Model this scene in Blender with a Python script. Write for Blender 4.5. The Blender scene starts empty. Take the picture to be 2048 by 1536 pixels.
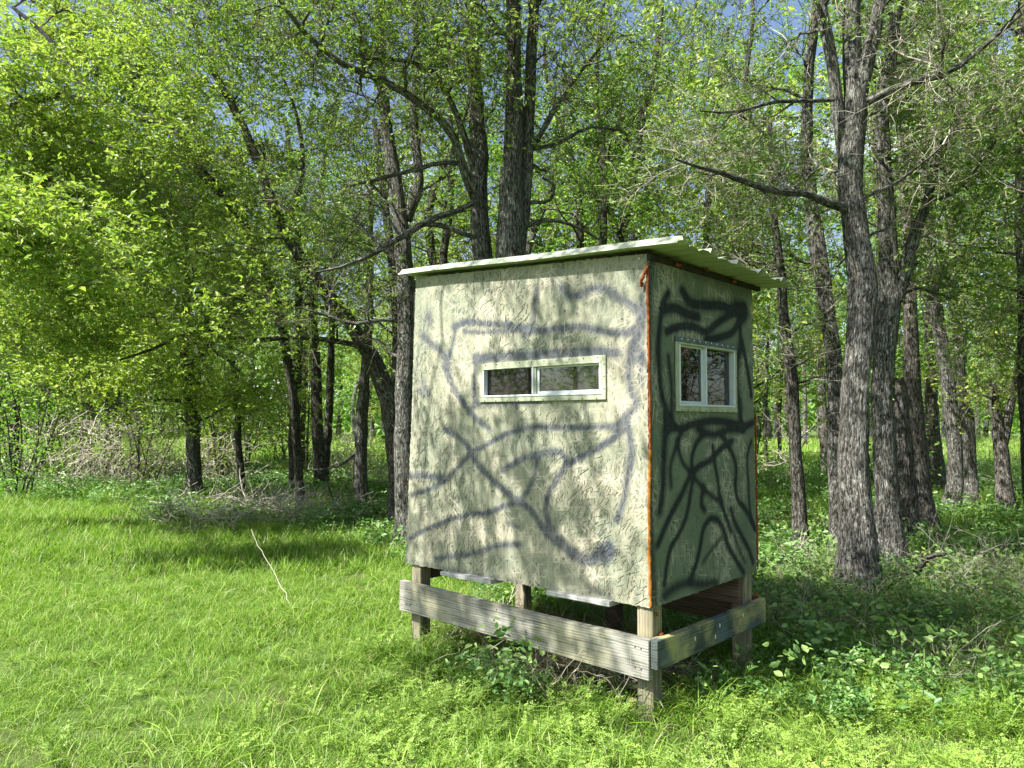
import bpy, math, random
import numpy as np
from mathutils import Matrix, Vector
rng = np.random.default_rng(7)
random.seed(7)
scene = bpy.context.scene
COL = scene.collection

# ------------------------------------------------------------------ camera, sky, sun, exposure
FPX, PITCH, ROLL, CAMH = 1486.0, 0.0505, 0.0026, 1.5
cam_d = bpy.data.cameras.new('camera')
cam_d.sensor_fit = 'HORIZONTAL'; cam_d.sensor_width = 36.0
cam_d.lens = FPX / 2048 * 36.0
cam_d.clip_start = 0.05; cam_d.clip_end = 2000
cam = bpy.data.objects.new('camera', cam_d); COL.objects.link(cam)
cam.matrix_world = Matrix.Translation((0, 0, CAMH)) @ Matrix.Rotation(math.radians(90) + PITCH, 4, 'X') @ Matrix.Rotation(ROLL, 4, 'Z')
scene.camera = cam

SUN_AZ = np.array([-0.88, -0.47]); SUN_AZ /= np.linalg.norm(SUN_AZ)
SUN_EL = math.radians(50)
S = np.array([SUN_AZ[0] * math.cos(SUN_EL), SUN_AZ[1] * math.cos(SUN_EL), math.sin(SUN_EL)])   # towards the sun
world = bpy.data.worlds.new('World'); scene.world = world; world.use_nodes = True
wn = world.node_tree; bg = wn.nodes['Background']
sky = wn.nodes.new('ShaderNodeTexSky'); sky.sky_type = 'NISHITA'; sky.sun_disc = False
sky.sun_elevation = SUN_EL
sky.sun_rotation = math.atan2(S[0], S[1])
sky.air_density = 1.0; sky.dust_density = 1.8; sky.ozone_density = 1.0
# thin broken cloud across the blue, the same all round the dome
wtc = wn.nodes.new('ShaderNodeTexCoord'); wmp = wn.nodes.new('ShaderNodeMapping'); wmp.inputs['Scale'].default_value = (1, 1, 3)
wno = wn.nodes.new('ShaderNodeTexNoise'); wno.inputs['Scale'].default_value = 3.0; wno.inputs['Detail'].default_value = 6
wra = wn.nodes.new('ShaderNodeValToRGB'); wra.color_ramp.elements[0].position = 0.58; wra.color_ramp.elements[1].position = 0.72
wmx = wn.nodes.new('ShaderNodeMixRGB'); wmx.inputs[2].default_value = (11.0, 12.0, 13.2, 1)
wn.links.new(wtc.outputs['Generated'], wmp.inputs[0]); wn.links.new(wmp.outputs[0], wno.inputs['Vector'])
wn.links.new(wno.outputs['Fac'], wra.inputs[0]); wn.links.new(wra.outputs[0], wmx.inputs[0])
wn.links.new(sky.outputs[0], wmx.inputs[1]); wn.links.new(wmx.outputs[0], bg.inputs[0])
bg.inputs[1].default_value = 0.08
sun_d = bpy.data.lights.new('sun', 'SUN'); sun_d.energy = 5.0; sun_d.angle = math.radians(0.53); sun_d.color = (1.0, 0.97, 0.92)
sun = bpy.data.objects.new('sun', sun_d); COL.objects.link(sun)
sun.rotation_euler = Vector(S).to_track_quat('Z', 'Y').to_euler(); sun.location = (-20, -6, 25)
scene.view_settings.view_transform = 'Standard'; scene.view_settings.look = 'None'
scene.view_settings.gamma = 1.0; scene.view_settings.use_curve_mapping = False
scene.view_settings.exposure = 1.55
cy = scene.cycles
cy.max_bounces = 7; cy.diffuse_bounces = 3; cy.glossy_bounces = 2; cy.transmission_bounces = 5; cy.transparent_max_bounces = 6
cy.caustics_reflective = False; cy.caustics_refractive = False; cy.sample_clamp_indirect = 6

def ray(px, py):
    """direction of the photograph's pixel (2048 wide), used to measure places"""
    x, y = px - 1024, py - 768
    cr, sr = math.cos(ROLL), math.sin(ROLL)
    u = cr * x + sr * y; v = -sr * x + cr * y
    cp, sp = math.cos(PITCH), math.sin(PITCH)
    return u * np.array([1., 0, 0]) - v * np.array([0, -sp, cp]) + FPX * np.array([0, cp, sp])
CAMP = np.array([0, 0, CAMH])
def at(px, py, depth):
    r = ray(px, py); return CAMP + r * (depth / r[1])

# ------------------------------------------------------------------ material helpers
def mat(name, rough=0.8, spec=0.3):
    m = bpy.data.materials.new(name); m.use_nodes = True
    b = m.node_tree.nodes['Principled BSDF']
    b.inputs['Roughness'].default_value = rough
    b.inputs['Specular IOR Level'].default_value = spec
    return m, m.node_tree, b
def N(t, kind, **kw):
    n = t.nodes.new(kind)
    for k, v in kw.items():
        if k in n.inputs: n.inputs[k].default_value = v
        else: setattr(n, k, v)
    return n
def L(t, a, b): t.links.new(a, b)
def noise(t, vec, scale, detail=4, rough=0.55, dist=0.0):
    n = N(t, 'ShaderNodeTexNoise'); n.inputs['Scale'].default_value = scale; n.inputs['Detail'].default_value = detail
    n.inputs['Roughness'].default_value = rough; n.inputs['Distortion'].default_value = dist
    if vec is not None: L(t, vec, n.inputs['Vector'])
    return n.outputs['Fac']
def ramp(t, fac, stops):
    n = N(t, 'ShaderNodeValToRGB'); cr = n.color_ramp
    while len(cr.elements) < len(stops): cr.elements.new(0.5)
    for e, (p, c) in zip(cr.elements, stops):
        e.position = p; e.color = (*c, 1) if not isinstance(c, float) else (c, c, c, 1)
    L(t, fac, n.inputs[0]); return n.outputs[0]
def mix(t, fac, a, b, mode='MIX'):
    n = N(t, 'ShaderNodeMixRGB'); n.blend_type = mode
    for i, v in ((0, fac), (1, a), (2, b)):
        if hasattr(v, 'is_output') or isinstance(v, bpy.types.NodeSocket): L(t, v, n.inputs[i])
        else: n.inputs[i].default_value = v if i == 0 else (*v, 1)
    return n.outputs[0]
def mth(t, op, a, b=None):
    n = N(t, 'ShaderNodeMath'); n.operation = op
    for i, v in ((0, a), (1, b)):
        if v is None: continue
        if isinstance(v, bpy.types.NodeSocket): L(t, v, n.inputs[i])
        else: n.inputs[i].default_value = v
    return n.outputs[0]
def mapping(t, vec, scale=(1, 1, 1), rot=(0, 0, 0), loc=(0, 0, 0)):
    n = N(t, 'ShaderNodeMapping'); n.inputs['Scale'].default_value = scale
    n.inputs['Rotation'].default_value = rot; n.inputs['Location'].default_value = loc
    L(t, vec, n.inputs[0]); return n.outputs[0]
def bump(t, b, h, strength, dist):
    n = N(t, 'ShaderNodeBump'); n.inputs['Strength'].default_value = strength; n.inputs['Distance'].default_value = dist
    L(t, h, n.inputs['Height']); L(t, n.outputs[0], b.inputs['Normal'])
def attr(t, name):
    n = N(t, 'ShaderNodeAttribute'); n.attribute_name = name; return n.outputs['Fac']
def objco(t): return N(t, 'ShaderNodeTexCoord').outputs['Object']

# --- oriented strand board, sprayed cream-olive, with dark spray strokes from the 'paint' attribute
def osb_material(name, base_a, base_b, stroke, bumpd=0.003, speck=0.5, side=False):
    m, t, b = mat(name, 0.75, 0.25)
    oc = objco(t)
    # layers of long thin chips lying at different angles; the highest chip wins
    h = None
    for i, ang in enumerate((0.15, 0.75, 1.3, 1.75, 2.45, 1.5)):
        v = mapping(t, oc, rot=(ang, 0, 0) if side else (0, ang, 0), loc=(i * 1.37, i * 0.71, i * 2.13))
        v = mapping(t, v, scale=(15, 17, 120) if not side else (17, 15, 120))
        vo = N(t, 'ShaderNodeTexVoronoi'); vo.inputs['Scale'].default_value = 1.0; L(t, v, vo.inputs['Vector'])
        sp = N(t, 'ShaderNodeSeparateColor'); L(t, vo.outputs['Color'], sp.inputs[0])
        fine = noise(t, mapping(t, v, scale=(1, 1, 3)), 1.0, 2)
        hi = mth(t, 'ADD', mth(t, 'MULTIPLY', sp.outputs[0], 0.8), mth(t, 'MULTIPLY', fine, 0.25))
        h = hi if h is None else mth(t, 'MAXIMUM', h, hi)
    h = mth(t, 'SUBTRACT', mth(t, 'MULTIPLY', h, 1.6), 0.72)
    base = mix(t, ramp(t, noise(t, oc, 3.3, 5, .65), [(0.38, 0.0), (0.60, 1.0)]), base_a, base_b)
    col = mix(t, ramp(t, h, [(0.05, 0.9), (0.30, 0.0)]), base, tuple(c * 0.3 for c in base_a))
    col = mix(t, ramp(t, h, [(0.55, 0.0), (0.75, speck)]), col, tuple(min(1, c * 1.3) for c in base_b))
    # weather-bleached bare strands
    bare = ramp(t, mth(t, 'MULTIPLY', noise(t, oc, 3.1, 3), h), [(0.34, 0.0), (0.42, 1.0)])
    col = mix(t, mth(t, 'MULTIPLY', bare, 0.5), col, (0.52, 0.45, 0.36))
    pa = attr(t, 'paint')
    spk = noise(t, oc, 260, 2, 0.7)
    pf = ramp(t, mth(t, 'ADD', mth(t, 'MULTIPLY', pa, 1.3), mth(t, 'MULTIPLY', mth(t, 'SUBTRACT', spk, 0.5), speck)), [(0.12, 0.0), (0.95, 1.0)])
    pf = mth(t, 'MULTIPLY', pf, ramp(t, h, [(0.35, 1.0), (0.72, 1.0 - speck * .45)]))
    col = mix(t, pf, col, stroke)
    L(t, col, b.inputs['Base Color'])
    bump(t, b, h, 0.6, bumpd * .8)
    return m
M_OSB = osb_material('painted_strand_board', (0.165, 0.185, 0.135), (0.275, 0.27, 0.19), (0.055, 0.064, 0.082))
M_OSB_SIDE = osb_material('painted_strand_board_shade_side', (0.11, 0.135, 0.09), (0.145, 0.17, 0.115), (0.008, 0.012, 0.017), 0.002, 0.15, True)  # darker copy of the board: the end wall's shade is put into its colour

def wood_material(name, a, bcol, c, painted=0.0, axis=0):
    m, t, b = mat(name, 0.8, 0.2)
    oc = objco(t)
    sc = [40, 40, 40]; sc[axis] = 1.6
    nz = noise(t, mapping(t, oc, scale=tuple(s * .3 for s in sc)), 1.0, 3, 0.5, 0.6)
    w = N(t, 'ShaderNodeTexWave'); w.inputs['Scale'].default_value = 1.0; w.inputs['Distortion'].default_value = 6; w.inputs['Detail'].default_value = 3
    sw = [22, 22, 22]; sw[axis] = 1.1
    w.bands_direction = 'Z' if axis != 2 else 'X'
    L(t, mapping(t, oc, scale=tuple(sw)), w.inputs['Vector'])
    fine = noise(t, mapping(t, oc, scale=tuple(s * 4 for s in sc)), 1.0, 3, 0.6)
    med = noise(t, mapping(t, oc, scale=tuple(s * .9 for s in sc)), 1.0, 5, 0.7, 1.6)
    g = mth(t, 'ADD', mth(t, 'ADD', mth(t, 'MULTIPLY', w.outputs['Fac'], 0.14), mth(t, 'MULTIPLY', med, 0.46)), mth(t, 'MULTIPLY', fine, 0.40))
    col = ramp(t, g, [(0.36, c), (0.46, a), (0.62, bcol)])
    col = mix(t, ramp(t, nz, [(0.4, 0.0), (0.7, 0.6)]), col, tuple(x * .6 for x in a))
    if painted:
        p1 = ramp(t, noise(t, mapping(t, oc, loc=(3, 1, 2)), 3.5, 4), [(0.46, 0.0), (0.62, painted)])
        p2 = ramp(t, noise(t, mapping(t, oc, loc=(9, 4, 7)), 4.2, 4), [(0.52, 0.0), (0.66, painted)])
        col = mix(t, mth(t, 'MULTIPLY', p1, ramp(t, g, [(0.3, 0.2), (0.5, 1.0)])), col, (0.36, 0.34, 0.15))
        col = mix(t, mth(t, 'MULTIPLY', p2, ramp(t, g, [(0.3, 0.3), (0.5, 1.0)])), col, (0.10, 0.13, 0.16))
    L(t, col, b.inputs['Base Color']); bump(t, b, g, 0.8, 0.003)
    return m
M_RAIL = wood_material('weathered_rail_wood', (0.23, 0.225, 0.19), (0.38, 0.37, 0.31), (0.06, 0.055, 0.045), 0.33, 0)
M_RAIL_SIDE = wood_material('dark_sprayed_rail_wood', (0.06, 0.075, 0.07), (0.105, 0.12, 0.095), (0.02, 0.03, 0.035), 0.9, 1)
M_POST = wood_material('weathered_post_wood', (0.22, 0.19, 0.13), (0.34, 0.31, 0.22), (0.06, 0.05, 0.035), 0.4, 2)
M_BARE = wood_material('bare_lumber', (0.12, 0.085, 0.06), (0.18, 0.13, 0.09), (0.04, 0.03, 0.02), 0.0, 0)  # lumber tone lowered so it holds the shade under the floor
M_GREY = wood_material('grey_bleached_wood', (0.34, 0.335, 0.32), (0.46, 0.45, 0.43), (0.2, 0.19, 0.17), 0.0, 0)

def simple(name, colr, rough=0.6, spec=0.4, nscale=None, namp=0.25, bumpd=0.0, metallic=0.0):
    m, t, b = mat(name, rough, spec); b.inputs['Metallic'].default_value = metallic
    if nscale:
        n = noise(t, objco(t), nscale, 5, 0.6)
        col = ramp(t, n, [(0.3, tuple(c * (1 - namp) for c in colr)), (0.7, tuple(min(1, c * (1 + namp)) for c in colr))])
        L(t, col, b.inputs['Base Color'])
        if bumpd: bump(t, b, n, 0.8, bumpd)
    else: b.inputs['Base Color'].default_value = (*colr, 1)
    return m
M_ROOF = simple('pale_green_roof_metal', (0.34, 0.37, 0.27), 0.45, 0.5, 9, 0.10)
M_FOAM = simple('orange_sealing_foam', (0.19, 0.048, 0.012), 0.8, 0.2, 60, 0.35, 0.004)
M_FOAM2 = simple('yellow_ochre_sealing_foam', (0.27, 0.11, 0.02), 0.8, 0.2, 60, 0.35, 0.004)
M_VINYL = simple('white_vinyl', (0.56, 0.60, 0.60), 0.4, 0.5, 30, 0.06)
M_VINYL_OLIVE = simple('oversprayed_vinyl', (0.34, 0.36, 0.25), 0.55, 0.3, 14, 0.2)
M_VINYL_DARK = simple('dark_oversprayed_vinyl', (0.10, 0.12, 0.12), 0.6, 0.3, 20, 0.4)
M_SCREW = simple('screw_steel', (0.07, 0.07, 0.07), 0.4, 0.5)
M_SCREW_L = simple('bright_screw_head', (0.75, 0.75, 0.72), 0.35, 0.5)
M_DARK = simple('shade_dark_wood', (0.035, 0.03, 0.025), 0.9, 0.1, 12, 0.3)  # near-black tone carries the shade inside the blind; battens share it
def glass_material():
    m = bpy.data.materials.new('window_glass'); m.use_nodes = True; t = m.node_tree; t.nodes.clear()
    o = N(t, 'ShaderNodeOutputMaterial'); tr = N(t, 'ShaderNodeBsdfTransparent'); gl = N(t, 'ShaderNodeBsdfGlossy')
    tr.inputs[0].default_value = (0.58, 0.62, 0.62, 1); gl.inputs['Roughness'].default_value = 0.02; gl.inputs[0].default_value = (0.9, 0.93, 0.95, 1)
    fr = N(t, 'ShaderNodeFresnel'); fr.inputs[0].default_value = 1.5
    f2 = mth(t, 'MINIMUM', mth(t, 'MULTIPLY', fr.outputs[0], 1.3), 1.0)
    du = N(t, 'ShaderNodeBsdfDiffuse'); du.inputs[0].default_value = (0.32, 0.31, 0.27, 1); dm = N(t, 'ShaderNodeMixShader')
    L(t, ramp(t, noise(t, objco(t), 14, 6, 0.7), [(0.42, 0.01), (0.75, 0.08)]), dm.inputs[0]); L(t, tr.outputs[0], dm.inputs[1]); L(t, du.outputs[0], dm.inputs[2])
    mx = N(t, 'ShaderNodeMixShader'); L(t, f2, mx.inputs[0]); L(t, dm.outputs[0], mx.inputs[1]); L(t, gl.outputs[0], mx.inputs[2]); L(t, mx.outputs[0], o.inputs[0])
    return m
M_GLASS = glass_material()

def leaf_material(name, stops, trans=0.45, rough=0.55, tcol=(1.08, 1.18, 0.65), gl=0.045):
    """thin leaf: diffuse + light passing through + a little gloss; colour varies per leaf by attribute 'rnd'"""
    m = bpy.data.materials.new(name); m.use_nodes = True; t = m.node_tree; t.nodes.clear()
    o = N(t, 'ShaderNodeOutputMaterial')
    c = ramp(t, attr(t, 'rnd'), stops)
    ii = N(t, 'ShaderNodeObjectInfo').outputs['Random']
    c = mix(t, 1.0, c, ramp(t, ii, [(0.0, (0.85, 0.88, 0.9)), (1.0, (1.15, 1.12, 1.0))]), 'MULTIPLY')
    d = N(t, 'ShaderNodeBsdfDiffuse'); L(t, c, d.inputs[0])
    tl = N(t, 'ShaderNodeBsdfTranslucent'); L(t, mix(t, 1.0, c, tcol, 'MULTIPLY'), tl.inputs[0])
    g = N(t, 'ShaderNodeBsdfGlossy'); g.inputs['Roughness'].default_value = rough; g.inputs[0].default_value = (0.9, 0.95, 0.9, 1)
    a = N(t, 'ShaderNodeMixShader'); a.inputs[0].default_value = trans; L(t, d.outputs[0], a.inputs[1]); L(t, tl.outputs[0], a.inputs[2])
    b = N(t, 'ShaderNodeMixShader'); b.inputs[0].default_value = gl; L(t, a.outputs[0], b.inputs[1]); L(t, g.outputs[0], b.inputs[2])
    L(t, b.outputs[0], o.inputs[0]); return m
M_LEAF_Y = leaf_material('yellow_green_spring_leaf', [(0.0, (0.18, 0.30, 0.035)), (0.5, (0.35, 0.46, 0.075)), (1.0, (0.55, 0.60, 0.16))], 0.5)
M_LEAF_G = leaf_material('mid_green_leaf', [(0.0, (0.10, 0.24, 0.03)), (0.5, (0.20, 0.38, 0.05)), (1.0, (0.34, 0.48, 0.09))], 0.5)
M_LEAF_D = leaf_material('olive_green_leaf', [(0.0, (0.10, 0.18, 0.03)), (0.5, (0.19, 0.30, 0.05)), (1.0, (0.34, 0.42, 0.10))], 0.45)
M_GRASS = leaf_material('meadow_grass_blade', [(0.0, (0.06, 0.14, 0.015)), (0.5, (0.175, 0.31, 0.03)), (0.9, (0.30, 0.45, 0.08)), (1.0, (0.44, 0.45, 0.22))], 0.45, 0.5, gl=0.018)
M_HERB = leaf_material('bright_herb_leaf', [(0.0, (0.13, 0.27, 0.03)), (0.6, (0.29, 0.43, 0.07)), (1.0, (0.42, 0.51, 0.14))], 0.4)
M_WEED = leaf_material('dark_weed_leaf', [(0.0, (0.06, 0.15, 0.03)), (0.6, (0.11, 0.24, 0.05)), (1.0, (0.24, 0.36, 0.10))], 0.35)
M_STRAW = leaf_material('dead_straw', [(0.0, (0.22, 0.18, 0.12)), (0.5, (0.38, 0.33, 0.24)), (1.0, (0.56, 0.51, 0.42))], 0.15)
M_LITTER = leaf_material('fallen_brown_leaf', [(0.0, (0.10, 0.07, 0.05)), (0.6, (0.22, 0.15, 0.10)), (1.0, (0.36, 0.28, 0.21))], 0.1)

def bark_material(name, a, bc, lichen, fine=1.0):
    m, t, b = mat(name, 0.9, 0.15)
    uv = N(t, 'ShaderNodeUVMap'); uv.uv_map = 'bark'
    v = uv.outputs[0]
    wob = noise(t, v, 14, 3)
    vv = N(t, 'ShaderNodeVectorMath'); vv.operation = 'ADD'; L(t, v, vv.inputs[0])
    cmb = N(t, 'ShaderNodeCombineXYZ'); L(t, mth(t, 'MULTIPLY', wob, 0.05), cmb.inputs[0]); L(t, cmb.outputs[0], vv.inputs[1])
    vo = N(t, 'ShaderNodeTexVoronoi'); vo.feature = 'DISTANCE_TO_EDGE'; vo.inputs['Scale'].default_value = 1.0; vo.inputs['Randomness'].default_value = 1.0
    L(t, mapping(t, vv.outputs[0], scale=(60 * fine, 12 * fine, 1)), vo.inputs['Vector'])
    rd = mth(t, 'ABSOLUTE', mth(t, 'SUBTRACT', noise(t, mapping(t, v, scale=(50 * fine, 4.8 * fine, 1)), 1.0, 4, 0.6, 0.8), 0.5))
    crack = mth(t, 'ADD', mth(t, 'MULTIPLY', ramp(t, vo.outputs['Distance'], [(0.0, 0.0), (0.30, 1.0)]), 0.45), mth(t, 'MULTIPLY', ramp(t, rd, [(0.0, 0.0), (0.11, 1.0)]), 0.55))
    fn = noise(t, mapping(t, v, scale=(95, 26, 1)), 1.0, 5, 0.7)
    h = mth(t, 'ADD', mth(t, 'MULTIPLY', crack, 0.7), mth(t, 'MULTIPLY', fn, 0.5))
    oc = objco(t)
    col = mix(t, fn, a, bc)
    col = mix(t, ramp(t, noise(t, oc, 15, 6, 0.75), [(0.50, 0.0), (0.60, 0.8)]), col, lichen)
    col = mix(t, ramp(t, h, [(0.34, 1.0), (0.76, 0.0)]), col, tuple(c * 0.16 for c in a))
    L(t, col, b.inputs['Base Color']); bump(t, b, h, 1.0, 0.022)
    return m
M_BARK = bark_material('furrowed_grey_bark', (0.135, 0.125, 0.105), (0.26, 0.25, 0.215), (0.38, 0.395, 0.35))
M_BARK_B = bark_material('dark_brown_bark', (0.09, 0.08, 0.064), (0.18, 0.165, 0.138), (0.26, 0.27, 0.23))
M_BARK_P = bark_material('pale_pinkish_bark', (0.14, 0.12, 0.10), (0.26, 0.235, 0.20), (0.37, 0.36, 0.32))
def twig_material(name, a, bc):
    m, t, b = mat(name, 0.85, 0.2)
    L(t, ramp(t, attr(t, 'rnd'), [(0.0, a), (1.0, bc)]), b.inputs['Base Color']); return m
M_TWIG = twig_material('grey_brown_twig', (0.05, 0.042, 0.03), (0.19, 0.165, 0.125))
M_TWIG_B = twig_material('grey_tan_brush_twig', (0.24, 0.205, 0.16), (0.58, 0.53, 0.45))
M_TWIG_P = twig_material('pale_dead_twig', (0.16, 0.135, 0.10), (0.46, 0.42, 0.35))

# ------------------------------------------------------------------ mesh helpers
def mesh_np(name, verts, faces, m=None, rnd=None, uv=None, smooth=False, attrs=None):
    """faces: (n,k) int array or list of such arrays"""
    if not isinstance(faces, (list, tuple)): faces = [faces]
    faces = [np.asarray(f, dtype=np.int32) for f in faces if len(f)]
    me = bpy.data.meshes.new(name)
    verts = np.asarray(verts, dtype=np.float32)
    me.vertices.add(len(verts)); me.vertices.foreach_set('co', verts.ravel())
    li = np.concatenate([f.ravel() for f in faces]) if faces else np.zeros(0, np.int32)
    sz = np.concatenate([np.full(len(f), f.shape[1], np.int32) for f in faces]) if faces else np.zeros(0, np.int32)
    if len(li):
        me.loops.add(len(li)); me.loops.foreach_set('vertex_index', li)
        me.polygons.add(len(sz)); st = np.zeros(len(sz), np.int32); st[1:] = np.cumsum(sz)[:-1]
        me.polygons.foreach_set('loop_start', st); me.polygons.foreach_set('loop_total', sz)
        me.polygons.foreach_set('use_smooth', np.full(len(sz), smooth, dtype=bool))
    if uv is not None:
        l = me.uv_layers.new(name='bark'); l.data.foreach_set('uv', np.asarray(uv, np.float32)[li].ravel())
    if rnd is not None:
        a = me.attributes.new('rnd', 'FLOAT', 'POINT'); a.data.foreach_set('value', np.asarray(rnd, np.float32))
    for k, v in (attrs or {}).items():
        if v.ndim == 1:
            a = me.attributes.new(k, 'FLOAT', 'POINT'); a.data.foreach_set('value', v.astype(np.float32))
        else:
            a = me.attributes.new(k, 'FLOAT_VECTOR', 'POINT'); a.data.foreach_set('vector', v.astype(np.float32).ravel())
    me.update(calc_edges=True)
    if m: me.materials.append(m)
    return me
def obj(name, me, parent=None, label=None, cat=None, group=None, kind=None, loc=None):
    o = bpy.data.objects.new(name, me); COL.objects.link(o)
    if parent is not None: o.parent = parent
    if loc is not None: o.location = loc
    if label: o['label'] = label
    if cat: o['category'] = cat
    if group: o['group'] = group
    if kind: o['kind'] = kind
    return o
def thing(name, label, cat, loc=(0, 0, 0), rz=0.0, group=None):
    o = obj(name, None, None, label, cat, group); o.location = loc; o.rotation_euler = (0, 0, rz); return o

class MB:
    """collects boxes, prisms and tubes in one mesh"""
    def __init__(s): s.v = []; s.f4 = []; s.f3 = []; s.n = 0
    def add(s, v, f4=(), f3=()):
        v = np.asarray(v, float).reshape(-1, 3)
        if len(f4): s.f4.append(np.asarray(f4) + s.n)
        if len(f3): s.f3.append(np.asarray(f3) + s.n)
        s.v.append(v); s.n += len(v)
    def hexa(s, c):   # c: 8 corners, bottom ring 0-3 then top ring 4-7
        s.add(c, [(0, 3, 2, 1), (4, 5, 6, 7), (0, 1, 5, 4), (1, 2, 6, 5), (2, 3, 7, 6), (3, 0, 4, 7)])
    def box(s, x0, x1, y0, y1, z0, z1):
        s.hexa([(x0, y0, z0), (x1, y0, z0), (x1, y1, z0), (x0, y1, z0), (x0, y0, z1), (x1, y0, z1), (x1, y1, z1), (x0, y1, z1)])
    def blob(s, c, r, seed=0):
        g = np.random.default_rng(seed); v = []; 
        for i in range(5):
            ph = math.pi * (i + .5) / 5
            for j in range(8):
                th = 2 * math.pi * j / 8; k = 1 + g.uniform(-.3, .3)
                v.append((c[0] + r[0] * k * math.sin(ph) * math.cos(th), c[1] + r[1] * k * math.sin(ph) * math.sin(th), c[2] + r[2] * k * math.cos(ph)))
        f = [(i * 8 + j, i * 8 + (j + 1) % 8, (i + 1) * 8 + (j + 1) % 8, (i + 1) * 8 + j) for i in range(4) for j in range(8)]
        s.add(v, f); s.f4.append(np.array([(0, 3, 2, 1), (0, 5, 4, 3), (0, 7, 6, 5)]) + s.n - 40)
        b = s.n - 8; s.f4.append(np.array([(b, b + 1, b + 2, b + 3), (b, b + 3, b + 4, b + 5), (b, b + 5, b + 6, b + 7)]))
    def mesh(s, name, m, smooth=False, rnd=None):
        fs = []
        if s.f4: fs.append(np.concatenate(s.f4))
        if s.f3: fs.append(np.concatenate(s.f3))
        return mesh_np(name, np.concatenate(s.v), fs, m, smooth=smooth, rnd=rnd)
def bevel(o, w=0.004, seg=1):
    md = o.modifiers.new('bevel', 'BEVEL'); md.width = w; md.segments = seg; md.limit_method = 'ANGLE'

def tubes(P, R, k, cap=False):
    """P (n,m,3) centre lines, R (n,m) radii -> verts, quads, uv, per-branch id"""
    P = np.asarray(P, float); R = np.asarray(R, float)
    n, m, _ = P.shape
    T = np.gradient(P, axis=1); T /= np.linalg.norm(T, axis=2, keepdims=True) + 1e-9
    mean = P[:, -1] - P[:, 0]; mean /= np.linalg.norm(mean, axis=1, keepdims=True) + 1e-9
    ref = np.where(np.abs(mean[:, 2:3]) > 0.8, np.array([[1., 0.2, 0]]), np.array([[0., 0, 1.]]))
    ref = np.repeat(ref[:, None, :], m, 1)
    A = np.cross(T, ref); A /= np.linalg.norm(A, axis=2, keepdims=True) + 1e-9
    B = np.cross(T, A)
    th = np.linspace(0, 2 * np.pi, k + 1)
    c, s = np.cos(th), np.sin(th)
    V = P[:, :, None, :] + R[:, :, None, None] * (A[:, :, None, :] * c[None, None, :, None] + B[:, :, None, :] * s[None, None, :, None])
    seg = np.linalg.norm(np.diff(P, axis=1), axis=2); ln = np.concatenate([np.zeros((n, 1)), np.cumsum(seg, 1)], 1)
    rm = R.mean(1)[:, None, None]
    UV = np.stack([np.broadcast_to(th[None, None, :] * rm, (n, m, k + 1)), np.broadcast_to(ln[:, :, None], (n, m, k + 1))], -1)
    UV = UV + rng.uniform(0, 50, (n, 1, 1, 1))
    i = np.arange(n)[:, None, None] * (m * (k + 1)); j = np.arange(m - 1)[None, :, None] * (k + 1); q = np.arange(k)[None, None, :]
    a = i + j + q
    F = np.stack([a, a + 1, a + k + 2, a + k + 1], -1).reshape(-1, 4)
    ids = np.repeat(np.arange(n), m * (k + 1))
    return V.reshape(-1, 3), F, UV.reshape(-1, 2), ids
def smooth_path(pts, rad, m):
    """Catmull-Rom resampling of an explicit centre line"""
    pts = np.asarray(pts, float); rad = np.asarray(rad, float)
    d = np.concatenate([[0], np.cumsum(np.linalg.norm(np.diff(pts, axis=0), axis=1))])
    q = np.linspace(0, d[-1], m); tan = np.gradient(pts, d, axis=0)
    i = np.clip(np.searchsorted(d, q, 'right') - 1, 0, len(d) - 2)
    h = (d[i + 1] - d[i]); u = (q - d[i]) / h
    u = u[:, None]; h = h[:, None]
    P = (2 * u**3 - 3 * u**2 + 1) * pts[i] + (u**3 - 2 * u**2 + u) * h * tan[i] + (-2 * u**3 + 3 * u**2) * pts[i + 1] + (u**3 - u**2) * h * tan[i + 1]
    return P, np.interp(q, d, rad)
def unit(v): return v / (np.linalg.norm(v, axis=-1, keepdims=True) + 1e-9)
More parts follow.
